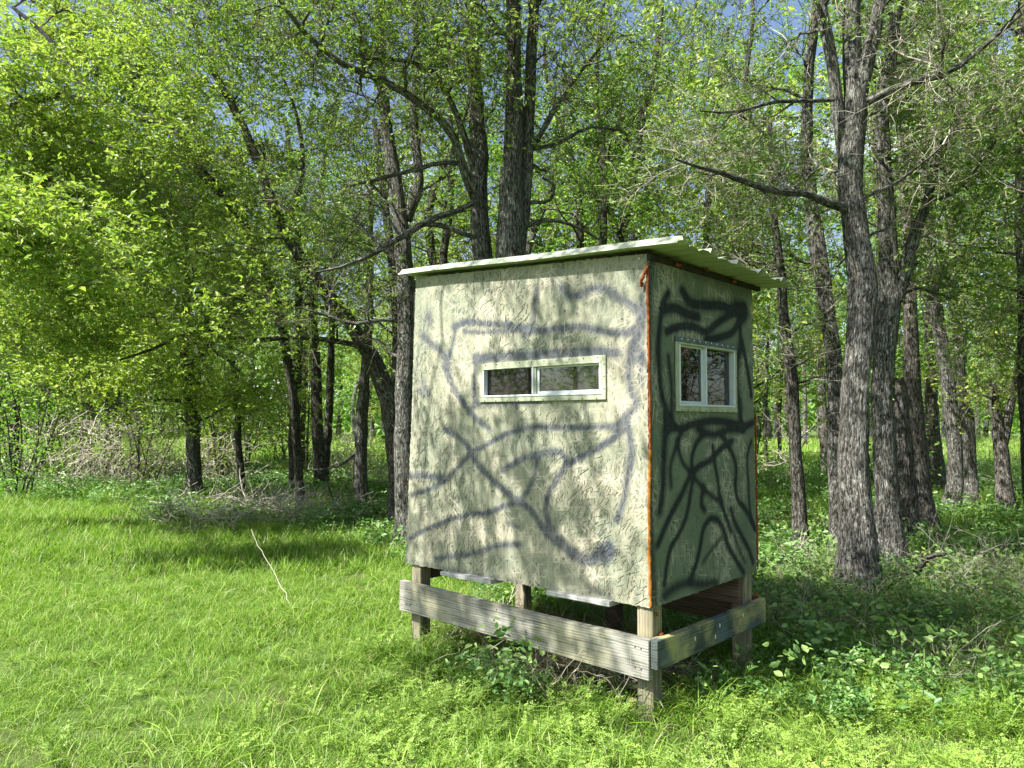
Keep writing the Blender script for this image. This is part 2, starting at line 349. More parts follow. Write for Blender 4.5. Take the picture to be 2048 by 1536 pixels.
# ------------------------------------------------------------------ the setting: ground
def hgt(x, y):
    x = np.asarray(x, float); y = np.asarray(y, float)
    r = np.clip((np.hypot(x, y - 4) - 3) / 6, 0, 1)
    return (0.02 * np.sin(x * 1.7 + 1) * np.cos(y * 1.3) + 0.015 * np.sin(x * 3.9 + y * 2.7)) + r * 0.06 * np.sin(x * 0.45 + 2) * np.sin(y * 0.38 + 0.5)
def ground():
    xs = np.concatenate([[-600, -300, -120], np.arange(-60, -16, 2), np.arange(-16, 16, 0.25), np.arange(16, 62, 2), [120, 300, 600]])
    ys = np.concatenate([[-600, -200, -60, -20, -8], np.arange(-4, 22, 0.25), np.arange(22, 70, 2), [90, 150, 300, 600]])
    X, Y = np.meshgrid(xs, ys); Z = hgt(X, Y)
    nx, ny = len(xs), len(ys)
    a = (np.arange(ny - 1)[:, None] * nx + np.arange(nx - 1)[None, :]).ravel()
    m, t, b = mat('woodland_soil', 0.95, 0.1)
    oc = objco(t)
    soil = ramp(t, noise(t, oc, 9, 6, 0.7), [(0.3, (0.03, 0.025, 0.015)), (0.6, (0.10, 0.08, 0.05)), (0.8, (0.20, 0.16, 0.11))])
    moss = ramp(t, noise(t, oc, 30, 5, 0.7), [(0.3, (0.05, 0.10, 0.02)), (0.7, (0.14, 0.24, 0.04))])
    f = ramp(t, noise(t, oc, 0.5, 4, 0.6), [(0.38, 0.25), (0.58, 0.95)])
    L(t, mix(t, f, soil, moss), b.inputs['Base Color']); bump(t, b, noise(t, oc, 40, 5, 0.7), 0.8, 0.03)
    me = mesh_np('ground', np.stack([X, Y, Z], -1).reshape(-1, 3), np.stack([a, a + 1, a + nx + 1, a + nx], -1), m, smooth=True)
    obj('ground', me, kind='structure', label='grassy meadow and woodland soil under everything')
ground()

# ------------------------------------------------------------------ the hunting blind
TH, W, D = 0.752, 1.8919, 1.15
E1 = np.array([math.cos(TH), -math.sin(TH), 0]); E2 = np.array([math.sin(TH), math.cos(TH), 0])
NEAR = np.array([0.6964, 3.7392, 0]); ORG = NEAR - E1 * W
blind = thing('hunting_blind', 'strand-board hunting blind on short posts, cream-green with dark sprayed camouflage squiggles', 'hunting blind', tuple(ORG), -TH)
def fr(px, py, off=0.0):      # photograph -> front plane (x along the front, z up), in the blind's own axes
    r = ray(px, py); P0 = ORG + E2 * off; k = ((P0 - CAMP) @ E2) / (r @ E2); q = CAMP + k * r - ORG; return q @ E1, q[2]
def sd(px, py, off=0.0):      # photograph -> side plane (y going back, z up)
    r = ray(px, py); P0 = NEAR + E1 * off; k = ((P0 - CAMP) @ E1) / (r @ E1); q = CAMP + k * r - NEAR; return q @ E2, q[2]

def stroke_mask(A, Z, strokes, wide=1.2):
    """softness-edged spray strokes: A, Z point coordinates in metres"""
    out = np.zeros(len(A)); P = np.stack([A, Z], 1)
    for pts, w, s in strokes:
        pts = np.asarray(pts)
        P2, _ = smooth_path(np.c_[pts, np.zeros(len(pts))], np.ones(len(pts)), max(4, len(pts) * 3)) if len(pts) > 2 else (np.c_[pts, np.zeros(len(pts))], None)
        q = P2[:, :2]; dm = np.full(len(A), 9.0)
        for a, b in zip(q[:-1], q[1:]):
            ab = b - a; u = np.clip(((P - a) @ ab) / (ab @ ab + 1e-9), 0, 1)
            dm = np.minimum(dm, np.linalg.norm(P - a - u[:, None] * ab, axis=1))
        out = 1 - (1 - out) * (1 - s * np.exp(-(dm / (w * wide)) ** 2 * 0.9))
    return out
z1 = lambda L_: [(x / 3.746 + 780, y / 3.746 + 450) for x, y in L_]
z2 = lambda L_: [(x / 3.657 + 780, y / 3.657 + 850) for x, y in L_]
z3 = lambda L_: [(x / 3.84 + 1240, y / 3.84 + 460) for x, y in L_]
z4 = lambda L_: [(x / 3.84 + 1240, y / 3.84 + 830) for x, y in L_]
FS = [(z1([(480, 760), (600, 725), (700, 740), (850, 745), (950, 760), (1100, 790), (1250, 780), (1380, 760), (1500, 770), (1620, 800), (1750, 810), (1860, 785)]), .020, .85),
      (z1([(560, 800), (680, 805), (800, 800), (920, 790), (1050, 785)]), .016, .7),
      ([(912, 655), (903, 700), (895, 730), (905, 765), (925, 800), (945, 830), (980, 858)], .018, .7),
      (z1([(250, 830), (320, 900), (400, 960), (430, 1060)]), .028, .75), (z1([(290, 680), (300, 730)]), .035, .7),
      ([(889, 858), (910, 870), (930, 885), (944, 907), (958, 932), (977, 951), (996, 970), (1015, 984), (1034, 1000), (1056, 1014), (1075, 1039), (1094, 1063), (1116, 1082), (1141, 1104), (1163, 1119), (1185, 1121), (1201, 1101), (1215, 1088), (1226, 1102), (1212, 1123)], .019, .9),
      ([(1094, 1063), (1120, 1084), (1150, 1108), (1190, 1118), (1212, 1105)], .030, .7),
      (z2([(160, 510), (260, 480), (350, 440), (400, 400), (480, 330), (560, 240), (620, 190), (700, 150), (800, 90), (930, 40), (1050, 15), (1200, 20), (1350, 20), (1500, 15), (1650, 10)]), .017, .8),
      (z2([(150, 370), (250, 370), (330, 380), (400, 395)]), .022, .8),
      (z2([(150, 830), (250, 770), (340, 735), (440, 690), (520, 670), (620, 650), (720, 640), (820, 600), (930, 560)]), .017, .85),
      (z2([(330, 980), (430, 965), (560, 950), (680, 920), (760, 890), (850, 875), (960, 870)]), .020, .75),
      (z2([(830, 330), (900, 285), (980, 245), (1080, 215), (1180, 200), (1270, 215), (1290, 260)]), .018, .9),
      (z2([(1080, 225), (1060, 350), (1020, 460), (970, 540)]), .017, .8),
      (z2([(1720, 20), (1620, 110), (1520, 170), (1430, 215), (1340, 265), (1270, 320), (1210, 420), (1160, 510), (1140, 600), (1150, 680), (1190, 760)]), .018, .9),
      (z2([(1740, 0), (1760, 100), (1770, 200), (1750, 330), (1730, 430), (1710, 540), (1680, 640), (1660, 700)]), .022, .75),
      (z1([(640, 1000), (800, 990), (950, 980), (1150, 968), (1400, 955), (1560, 950), (1700, 960)]), .026, .95),
      (z1([(640, 1340), (900, 1335), (1100, 1335)]), .020, .65), (z1([(650, 1010), (640, 1100), (635, 1250), (640, 1360)]), .020, .7),
      (z1([(1290, 470), (1350, 530), (1440, 520), (1520, 480), (1620, 480), (1700, 540), (1800, 590), (1890, 660)]), .026, .75),
      (z1([(1100, 480), (1085, 600), (1070, 730), (1010, 830)]), .022, .7),
      (z1([(1880, 700), (1850, 830), (1810, 950), (1790, 1100), (1810, 1250), (1850, 1330), (1770, 1430), (1690, 1520)]), .024, .75),
      (z1([(1890, 480), (1890, 900), (1890, 1200)]), .018, .5), (z1([(1830, 940), (1870, 1000)]), .035, .6),
      (z1([(220, 1240), (280, 1270), (240, 1180)]), .030, .55), (z1([(200, 1000), (185, 1300), (170, 1530)]), .015, .4),
      (z2([(110, 780), (120, 900), (115, 990)]), .020, .6), (z2([(115, 990), (300, 1030), (600, 1085), (900, 1140)]), .014, .35),
      (z2([(870, 720), (940, 745)]), .014, .6), (z2([(1450, 1180), (1600, 1270)]), .020, .35),
      (z1([(1180, 230), (1250, 330), (1230, 420)]), .035, .3), (z1([(400, 1060), (420, 1120), (470, 1240), (560, 1350), (700, 1500)]), .013, .5)]
SS = [(z3([(370, 480), (330, 560), (310, 700), (295, 900), (305, 1100), (320, 1250), (355, 1400), (370, 1530)]), .024, .85),
      (z4([(360, 0), (345, 200), (335, 400), (330, 560), (305, 740)]), .030, .8),
      (z3([(340, 610), (420, 600), (500, 640), (600, 670)]), .026, 1.), (z3([(480, 470), (520, 540), (640, 575), (760, 580), (900, 610), (960, 600), (950, 660)]), .028, 1.),
      (z3([(900, 600), (950, 640)]), .05, .9),
      (z3([(360, 780), (440, 745), (560, 745), (660, 780), (740, 720), (830, 660), (900, 620)]), .022, 1.),
      (z3([(660, 850), (780, 820), (870, 780), (920, 690), (940, 640)]), .022, 1.),
      (z3([(930, 640), (925, 800), (960, 960), (1000, 1200), (1010, 1270)]), .020, .9),
      (z3([(930, 880), (905, 1000), (895, 1200), (920, 1350), (930, 1500)]), .036, .8),
      (z3([(370, 970), (395, 1200), (400, 1400), (400, 1530)]), .020, .7), (z3([(230, 220), (225, 1530)]), .03, .45), (z3([(230, 210), (500, 280), (800, 400), (1000, 470)]), .05, .35),
      (z4([(225, 0), (235, 700), (270, 1450)]), .022, .55),
      (z4([(390, 50), (430, 100), (550, 75), (700, 45), (850, 60), (950, 90), (1020, 60)]), .022, .95),
      (z4([(600, 110), (700, 150), (850, 110), (950, 110)]), .024, .8),
      (z4([(440, 200), (470, 340), (540, 440), (620, 540), (700, 620), (780, 670)]), .017, .75),
      (z4([(860, 200), (760, 270), (700, 340), (600, 400), (540, 470), (480, 600), (400, 750), (330, 900), (290, 1000)]), .020, .9),
      (z4([(640, 150), (580, 230), (550, 350), (560, 480), (540, 620), (510, 780), (450, 920), (390, 1020), (360, 1150), (340, 1300)]), .018, .85),
      (z4([(780, 150), (840, 250), (890, 400), (885, 560), (900, 640), (960, 720), (1030, 860)]), .019, .9),
      (z4([(710, 240), (720, 330), (750, 500), (770, 650), (820, 800), (850, 890)]), .017, .85),
      (z4([(540, 1270), (590, 1130), (620, 1000), (640, 880), (690, 800), (740, 800), (790, 870), (820, 980), (870, 1080), (950, 1210)]), .019, .9),
      (z4([(780, 940), (700, 1040), (640, 1130)]), .015, .6), (z4([(850, 720), (880, 820), (940, 940), (990, 1040), (1020, 1130)]), .019, .85),
      (z4([(640, 560), (630, 700), (650, 730)]), .022, .8), (z4([(1010, 200), (980, 300), (985, 500), (1010, 800), (1040, 880)]), .015, .8),
      (z4([(340, 1390), (430, 1320), (520, 1290), (620, 1300), (740, 1290)]), .030, .7), (z4([(870, 900), (920, 1050), (960, 1130)]), .015, .6),
      (z4([(395, 550), (390, 400), (430, 250), (470, 150)]), .018, .7)]
FS = [([fr(*p) for p in pts], w, s) for pts, w, s in FS]
SS = [([sd(*p) for p in pts], w, s) for pts, w, s in SS]

def panel(name, axis, corners, hole, strokes, m, at0=0.0, step=0.0105, back=0.012, parent=blind, label=None, relief=0.0022):
    """board from a fine grid. axis 'x': front (x, z) at y=at0, outward -y; axis 'y': side (y, z) at x=at0, outward +x.
    corners: bottom-left, bottom-right, top-right, top-left in board coordinates"""
    c = np.array(corners); w = abs(c[1, 0] - c[0, 0]); h = abs(c[3, 1] - c[0, 1])
    nu, nv = int(w / step) + 1, int(h / step) + 1
    us = np.linspace(0, 1, nu); vs = np.linspace(0, 1, nv)
    U, V = np.meshgrid(us, vs)
    A = ((1 - U) * (1 - V) * c[0, 0] + U * (1 - V) * c[1, 0] + U * V * c[2, 0] + (1 - U) * V * c[3, 0])
    Z = ((1 - U) * (1 - V) * c[0, 1] + U * (1 - V) * c[1, 1] + U * V * c[2, 1] + (1 - U) * V * c[3, 1])
    g = np.random.default_rng(len(name) + nu)
    edge = np.minimum.reduce([U, 1 - U, V, 1 - V])
    rough_edge = (edge == 0)
    A = A + rough_edge * g.normal(0, .0022, A.shape); Z = Z + rough_edge * g.normal(0, .0022, Z.shape)
    rel = g.normal(0, relief * .05, A.shape) + relief * np.sin(A * 5 + Z * 3) 
    A_, Z_, R_ = A.ravel(), Z.ravel(), rel.ravel()
    a = (np.arange(nv - 1)[:, None] * nu + np.arange(nu - 1)[None, :])
    ca = (A[:-1, :-1] + A[1:, 1:]) / 2; cz = (Z[:-1, :-1] + Z[1:, 1:]) / 2
    keep = np.ones(a.shape, bool)
    if hole: keep = ~((ca > hole[0]) & (ca < hole[1]) & (cz > hole[2]) & (cz < hole[3]))
    a = a[keep].ravel()
    F = np.stack([a, a + 1, a + nu + 1, a + nu], -1)
    ring = np.concatenate([np.arange(nu), np.arange(1, nv) * nu + nu - 1, (nv - 1) * nu + np.arange(nu - 2, -1, -1), np.arange(nv - 2, 0, -1) * nu])
    n0 = nu * nv
    if axis == 'x': V3 = np.stack([A_, at0 - R_, Z_], 1); VB = np.stack([A_[ring], np.full(len(ring), at0 + back), Z_[ring]], 1)
    else: V3 = np.stack([at0 + R_, A_, Z_], 1); VB = np.stack([np.full(len(ring), at0 - back), A_[ring], Z_[ring]], 1)
    k = len(ring); i = np.arange(k)
    F2 = np.stack([ring[i], n0 + i, n0 + (i + 1) % k, ring[(i + 1) % k]], -1)
    pm = stroke_mask(A_, Z_, strokes, 1.2 if axis == 'x' else 1.15) if strokes else np.zeros(n0)
    pm = np.concatenate([pm, np.zeros(k)])
    me = mesh_np(name, np.concatenate([V3, VB]), [F, F2], m, attrs={'paint': pm})
    return obj(name, me, parent, label)
SEAM = 0.616
WF = (0.705, 1.598, 1.645, 1.825)     # opening of the front window
WS = (0.262, 0.895, 1.585, 1.925)     # opening of the side window
zt = lambda x: 2.473 - (x - 0.059) * (2.473 - 2.358) / (1.869 - 0.059)
zbm = lambda x: 0.547 + (x + 0.034) * 0.029 / 1.916
panel('wall_board', 'x', [(-0.034, zbm(-.034)), (SEAM - .0015, zbm(SEAM)), (SEAM - .0015, zt(SEAM)), (0.045, zt(0.05))], WF if False else None, FS, M_OSB)
panel('wall_board', 'x', [(SEAM + .0015, zbm(SEAM)), (1.884, 0.576), (1.876, 2.357), (SEAM + .0015, zt(SEAM))], WF, FS, M_OSB, at0=-0.001)
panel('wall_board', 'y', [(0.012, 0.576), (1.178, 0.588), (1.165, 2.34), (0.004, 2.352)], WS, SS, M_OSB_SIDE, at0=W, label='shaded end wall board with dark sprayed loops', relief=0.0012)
# far walls, each with a window opening of its own that lets light through
panel('wall_board', 'x', [(0.0, 0.56), (W - .02, 0.58), (W - .02, 2.35), (0.0, 2.45)], (0.5, 1.4, 1.6, 1.9), None, M_DARK, at0=D - .02, step=0.03)
panel('wall_board', 'y', [(0.014, 0.56), (D - .03, 0.57), (D - .03, 2.46), (0.014, 2.46)], (0.28, 0.9, 1.6, 1.9), None, M_DARK, at0=0.02, step=0.03)

# raised wood strands on the front boards
def strands():
    n = 2600; g = np.random.default_rng(3)
    x = g.uniform(0.0, 1.86, n); z = g.uniform(0.6, 2.40, n)
    nb = 420; x[:nb] = g.normal(1.35, .28, nb); z[:nb] = g.normal(0.95, .20, nb)
    ok = (x > 0.04) & (x < 1.86) & (z > 0.6) & (z < zt(x) - .03) & ~((x > WF[0] - .07) & (x < WF[1] + .07) & (z > WF[2] - .07) & (z < WF[3] + .07))
    x, z = x[ok], z[ok]; n = len(x)
    ang = np.where(g.random(n) < .6, g.normal(1.3, .6, n), g.uniform(0, np.pi, n)); ang[:nb // 2] = g.normal(.75, .35, nb // 2)
    ln = g.uniform(.008, .026, n); ln[g.random(n) < .12] *= 2.1; wd = g.uniform(.0008, .0022, n)
    d = np.stack([np.cos(ang), np.sin(ang)], 1); p = np.stack([-d[:, 1], d[:, 0]], 1)
    c = np.stack([x, z], 1); lift = g.uniform(.0004, .0010, n); tip = g.uniform(.000, .0022, n); tip *= .5
    V = np.zeros((n, 6, 3))
    for k, (a, s, l) in enumerate(((-1, -1, 0), (-1, 1, 0), (1, 1, 1), (1, -1, 1), (-1, 0, -1), (1, 0, 2))):
        q = c + d * (a * ln * (1.1 if l in (-1, 2) else 1))[:, None] + p * (s * wd)[:, None]
        V[:, k, 0] = q[:, 0]; V[:, k, 2] = q[:, 1]
        V[:, k, 1] = -(lift + (tip if l > 0 else 0)) * (1 if l != -1 else .4) - .001
    # thin solid sliver: top face, two long sides
    B = V[:, :4].copy(); B[:, :, 1] += .0018; VV = np.concatenate([V[:, :4], B], 1).reshape(-1, 3)
    i = np.arange(n)[:, None] * 8
    F = np.concatenate([i + np.array([[0, 1, 2, 3]]), i + np.array([[0, 3, 7, 4]]), i + np.array([[1, 5, 6, 2]]), i + np.array([[2, 6, 7, 3]])])
    pm = stroke_mask(VV[:, 0], VV[:, 2], FS)
    me = mesh_np('wood_strands', VV, F, M_OSB, attrs={'paint': pm}); obj('wood_strands', me, blind, kind='stuff')
strands()

def part(name, m, boxes, parent=blind, bv=0.003, label=None, **kw):
    mb = MB()
    for b_ in boxes: mb.box(*b_)
    o = obj(name, mb.mesh(name, m), parent, label)
    if bv: bevel(o, bv)
    return o
def bowed(name, m, x0, x1, y0, y1, zfun0, zfun1, along='x', parent=blind, n=14, label=None):
    """a plank cut in n lengths so that its edges can wander a little"""
    g = np.random.default_rng(int(abs(x0 * 100 + y0 * 37) * 7) + 5); V = []
    for i in range(n + 1):
        u = i / n; w0, w1 = g.normal(0, .0012, 2); yb = g.normal(0, .0008)
        if along == 'x':
            x = x0 + (x1 - x0) * u; V += [(x, y0 + yb, zfun0(u) + w0), (x, y1 + yb, zfun0(u)), (x, y1 + yb, zfun1(u) + w1 * .6), (x, y0 + yb, zfun1(u) + w1)]
        else:
            y = y0 + (y1 - y0) * u; V += [(x0 + yb, y, zfun0(u)), (x1 + yb, y, zfun0(u) + w0), (x1 + yb, y, zfun1(u) + w1), (x0 + yb, y, zfun1(u) + w1 * .6)]
    F = [(i * 4 + k, i * 4 + (k + 1) % 4, i * 4 + 4 + (k + 1) % 4, i * 4 + 4 + k) for i in range(n) for k in range(4)]
    F += [(3, 2, 1, 0), (n * 4, n * 4 + 1, n * 4 + 2, n * 4 + 3)]
    mb = MB(); mb.add(V, F); o = obj(name, mb.mesh(name, m), parent, label); bevel(o, .003); return o
# posts (four), each standing in the grass
for (x0, y0, top) in ((0.0, 0.016, 0.62), (W - 0.105, 0.016, 0.62), (W - .105, D - .115, .62), (0.0, D - .115, .62)):
    part('post', M_POST, [(x0 + .006, x0 + .098, y0, y0 + .092, -0.25, top)], bv=.005, label='weathered square timber post')
# blocking on the near post where the side rail ends
part('packing_block', M_POST, [(W - .0045, W + .012, .004, .105, .29, .43)], bv=.003)
bowed('rail', M_RAIL, -.045, W + .008, -.044, -.004, lambda u: .245 - .012 * u, lambda u: .438 - .008 * u - .004 * math.sin(u * 3.1), label='pale weathered front rail with grain, knots and yellow overspray')
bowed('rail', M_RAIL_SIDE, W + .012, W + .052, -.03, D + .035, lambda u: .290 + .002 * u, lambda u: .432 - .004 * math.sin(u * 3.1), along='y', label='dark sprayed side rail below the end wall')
part('rail', M_BARE, [(0.0, W, D + .004, D + .042, .26, .44)])
# floor frame
part('floor_joist', M_BARE, [(0.1, W - .1, .125, .163, .565, .60)])
part('floor_joist', M_BARE, [(0.1, W - .02, D - .17, D - .13, .42, .60)])
part('floor_joist', M_BARE, [(.03, .068, .125, D - .175, .44, .60)])
part('floor_joist', M_BARE, [(W - .07, W - .035, .125, D - .175, .572, .60)])
part('floor_board', M_DARK, [(.02, W - .02, .02, D - .04, .602, .618)], bv=0)
part('middle_post', M_BARE, [(.86, .95, D - .12, D - .03, -.2, .62)], label='bare timber post under the back wall')
for (a, b_) in (((883, 1145), (985, 1163)), ((1095, 1184), (1222, 1207))):
    p, q = fr(*a, -.02), fr(*b_, -.02)
    bowed('floor_plank_end', M_GREY, p[0], q[0], -.035, .10, lambda u, p=p, q=q: p[1] - .016 + (q[1] - p[1]) * u, lambda u, p=p, q=q: p[1] + .012 + (q[1] - p[1]) * u, n=6, label='grey bleached plank end poking out under the wall')

# roof of ribbed metal sheets, ribs running along the front
def roof():
    y0, y1 = -0.075, 1.31; x0, x1 = -0.055, 2.105
    prof = []; pitch = 0.295; off = 0.048
    y = y0
    ribs = [y0 + off + pitch * k for k in range(5)]
    pts = [(y0 - .002, -.010), (y0, .0)]
    for r in ribs:
        pts += [(r - .038, 0.0), (r - .013, .031), (r + .013, .031), (r + .038, 0.0)]
        for mth_ in (.098, .196):
            if r + mth_ + .02 < y1: pts += [(r + mth_ - .016, 0.0), (r + mth_ - .006, .006), (r + mth_ + .006, .006), (r + mth_ + .016, .0)]
    pts = [p for p in pts if p[0] <= y1] + [(y1, 0.0)]
    pr = np.array(pts)
    xs = np.linspace(x0, x1, 24); g = np.random.default_rng(4)
    V = []
    for i, x in enumerate(xs):
        base = 2.508 - (x - x0) * (2.508 - 2.372) / (x1 - x0)
        for j, (yy, zz) in enumerate(pr):
            jit = (g.normal(0, .012) if i == len(xs) - 1 and zz < .01 else 0)
            V.append((x + jit, yy + .004 * math.sin(x * 3), base + zz - .028 * (yy - y0) + .003 * math.sin(x * 4.1 + yy * 5)))
    m = len(pr); F = [(i * m + j, i * m + j + 1, (i + 1) * m + j + 1, (i + 1) * m + j) for i in range(len(xs) - 1) for j in range(m - 1)]
    half = [f for f in F if (f[0] % m) < m // 2]; rest = [f for f in F if (f[0] % m) >= m // 2]
    for fs in (half, rest):
        mb = MB(); mb.add(V, fs); o = obj('roof_sheet', mb.mesh('roof_sheet', M_ROOF), blind)
        md = o.modifiers.new('thickness', 'SOLIDIFY'); md.thickness = .0012; md.offset = 1
    for k, r in enumerate(ribs):
        for xx in np.linspace(.05, 1.85, 5):
            pass
    return ribs
ribs = roof()
part('roof_batten', M_DARK, [(W - .008, W + .014, -.01, 1.26, 2.322, 2.352)], label='dark batten under the overhanging roof edge')
part('roof_batten', M_DARK, [(.0, W - .01, .016, .05, 2.33, 2.38)])
part('roof_batten', M_DARK, [(.0, W - .01, D - .07, D - .03, 2.30, 2.36)])

# orange foam beads and blobs
def bead(name, pts, rad, m, parent=blind, label=None):
    P, R = smooth_path(pts, rad, max(10, int(len(pts) * 9))); g = np.random.default_rng(len(pts))
    R = R * (1 + g.normal(0, .16, len(R))); P = P + g.normal(0, .0012, P.shape)
    V, F, _, _ = tubes(P[None], R[None], 8); mb = MB(); mb.add(V, F)
    return obj(name, mb.mesh(name, m, smooth=True), parent, label)
zc = np.linspace(.585, 2.30, 12)
bead('foam_bead', [(W - .004 + .004 * math.sin(z * 5), -.004, z) for z in zc[:6]], [.0085] * 6, M_FOAM2, label='ochre foam bead sealing the near corner')
bead('foam_bead', [(W - .004 + .004 * math.sin(z * 5), -.004, z) for z in zc[5:]], [.0078] * 7, M_FOAM, label='orange foam bead sealing the upper near corner')
bead('foam_drip', [(W - .006, -.008, 2.29), (W - .015, -.022, 2.25), (W - .034, -.024, 2.215), (W - .036, -.018, 2.19), (W - .026, -.014, 2.205)], [.006, .009, .009, .008, .005], M_FOAM, label='hooked orange foam drip at the wall top')
bead('foam_bead', [(W + .002, D + .036, z) for z in np.linspace(.6, 1.55, 8)], [.006] * 8, M_FOAM, label='thin orange foam line along the far corner')
for k, (px, py, r) in enumerate(((1356, 530, .022), (1415, 540, .018), (1468, 563, .02), (1552, 571, .016), (1470, 560, .014))):
    y, z = sd(px, py, .03); mb = MB(); mb.blob((W + .03, y, z), (r * .5, r * 1.1, r * .45), k)
    obj('foam_blob', mb.mesh('foam_blob', M_FOAM, smooth=True), blind, 'orange foam blob under the roof edge')
for k, (px, py, r) in enumerate(((1313, 1228, .014), (1323, 1271, .020), (1512, 1190, .022))):
    y, z = sd(px, py, .008); mb = MB(); mb.blob((W + .008, y, z), (r * .5, r * .9, r * .8), 20 + k)
    obj('foam_blob', mb.mesh('foam_blob', M_FOAM, smooth=True), blind, 'orange foam blob on the corner post')

for x_ in (.03, .07, .86, W - .07, W - .035):
    for z_ in (.29, .39):
        mb = MB(); mb.blob((x_, -.045, z_ + .01 * math.sin(x_ * 9)), (.0045, .0025, .0045), 5); obj('nail_head', mb.mesh('nail_head', M_SCREW), blind)
for y_, z_ in ((.33, .37), (.60, .385), (.55, .335), (.88, .39)):
    mb = MB(); mb.blob((W + .053, y_, z_), (.0012, .006, .011), 6); obj('paint_chip', mb.mesh('paint_chip', M_SCREW_L), blind, 'pale chip in the dark paint of the side rail')
# windows: flange > (frame, sash, mullion, glass, screws)
def window(axis, op, at0, mull, fl=.028, sash_first=False):
    """op: opening (a0, a1, z0, z1) in wall coordinates; axis as in panel"""
    a0, a1, z0, z1_ = op
    def B(aa, ab, oa, ob, za, zb_):   # oa, ob: distance outwards from the wall face
        return (aa, ab, at0 - ob, at0 - oa, za, zb_) if axis == 'x' else (at0 + oa, at0 + ob, aa, ab, za, zb_)
    w = obj('window', None, blind)
    o = .014
    mt = M_VINYL_OLIVE
    part('flange', mt, [B(a0 - fl, a1 + fl, .004, o, z0 - fl, z0), B(a0 - fl, a0, .004, o, z0, z1_), B(a1, a1 + fl, .004, o, z0, z1_)], w, bv=.002)
    part('top_flange', mt if axis == 'x' else M_VINYL_DARK, [B(a0 - fl, a1 + fl, .004, o, z1_, z1_ + fl)], w, bv=.002)
    t = .012
    part('frame', M_VINYL_OLIVE, [B(a0, a1, -.03, o + .004, z1_ - t, z1_)], w, bv=.002)
    part('frame', M_VINYL, [B(a0, a1, -.03, o + .004, z0, z0 + t)], w, bv=.002)
    for xa in (a0, a1 - t): part('frame', M_VINYL, [B(xa, xa + t, -.03, o + .003, z0 + t, z1_ - t)], w, bv=.002)
    part('mullion', M_VINYL, [B(mull - .009, mull + .004, -.024, o + .003, z0 + t, z1_ - t)], w, bv=.002)
    part('mullion', M_VINYL_OLIVE, [B(mull + .005, mull + .018, -.028, o - .004, z0 + t, z1_ - t)], w, bv=.002)
    s = .016
    sx = (mull + .018, a1 - t) if not sash_first else (a0 + t, mull - .009)
    fx = (a0 + t, mull - .009) if not sash_first else (mull + .018, a1 - t)
    part('sash', M_VINYL, [B(sx[0], sx[1], -.018, -.002, z0 + t, z0 + t + s), B(sx[0], sx[1], -.018, -.002, z1_ - t - s * .6, z1_ - t), B(sx[0], sx[0] + s, -.018, -.002, z0 + t + s, z1_ - t - s * .6), B(sx[1] - s, sx[1], -.018, -.002, z0 + t + s, z1_ - t - s * .6)], w, bv=.0015)
    part('pane', M_GLASS, [B(sx[0] + s, sx[1] - s, -.011, -.008, z0 + t + s, z1_ - t - s * .6)], w, bv=0)
    part('pane', M_GLASS, [B(fx[0], fx[1], -.020, -.017, z0 + t, z1_ - t)], w, bv=0)
    # screw heads round the flange
    me = None
    def screw(a, z, m):
        nonlocal me
        mb = MB(); th = np.linspace(0, 2 * np.pi, 8, endpoint=False); r = .0042
        ring = [(r * math.cos(q), r * math.sin(q)) for q in th]
        f = lambda p, q, d: (a + p, at0 - d, z + q) if axis == 'x' else (at0 + d, a + p, z + q)
        mb.add([f(p, q, o - .001) for p, q in ring] + [f(p * .7, q * .7, o + .003) for p, q in ring] + [f(0, 0, o + .0032)],
               [(k, (k + 1) % 8, 8 + (k + 1) % 8, 8 + k) for k in range(8)], [(8 + k, 8 + (k + 1) % 8, 16) for k in range(8)])
        obj('screw', mb.mesh('screw', m), w)
    for a in np.linspace(a0 + .02, a1 - .03, 10): screw(a, z0 - fl * .75, M_SCREW); screw(a + .006, z1_ + fl * .65, M_SCREW if axis == 'x' else M_SCREW_L)
    for z in np.linspace(z0 + .03, z1_ - .02, 3): screw(a1 + fl * .7, z, M_SCREW)
    return w
wf = window('x', WF, 0.0, 1.116); wf['label'] = 'low wide sliding window in the sunlit front wall'
ws = window('y', WS, W, .552, sash_first=True); ws['label'] = 'tall sliding window in the shaded end wall'
for px, py in ((1279, 517), (1283, 560)):
    x, z = fr(px, py); mb = MB(); mb.blob((x, -.004, z), (.005, .003, .005), 3); obj('screw', mb.mesh('screw', M_SCREW_L), blind)
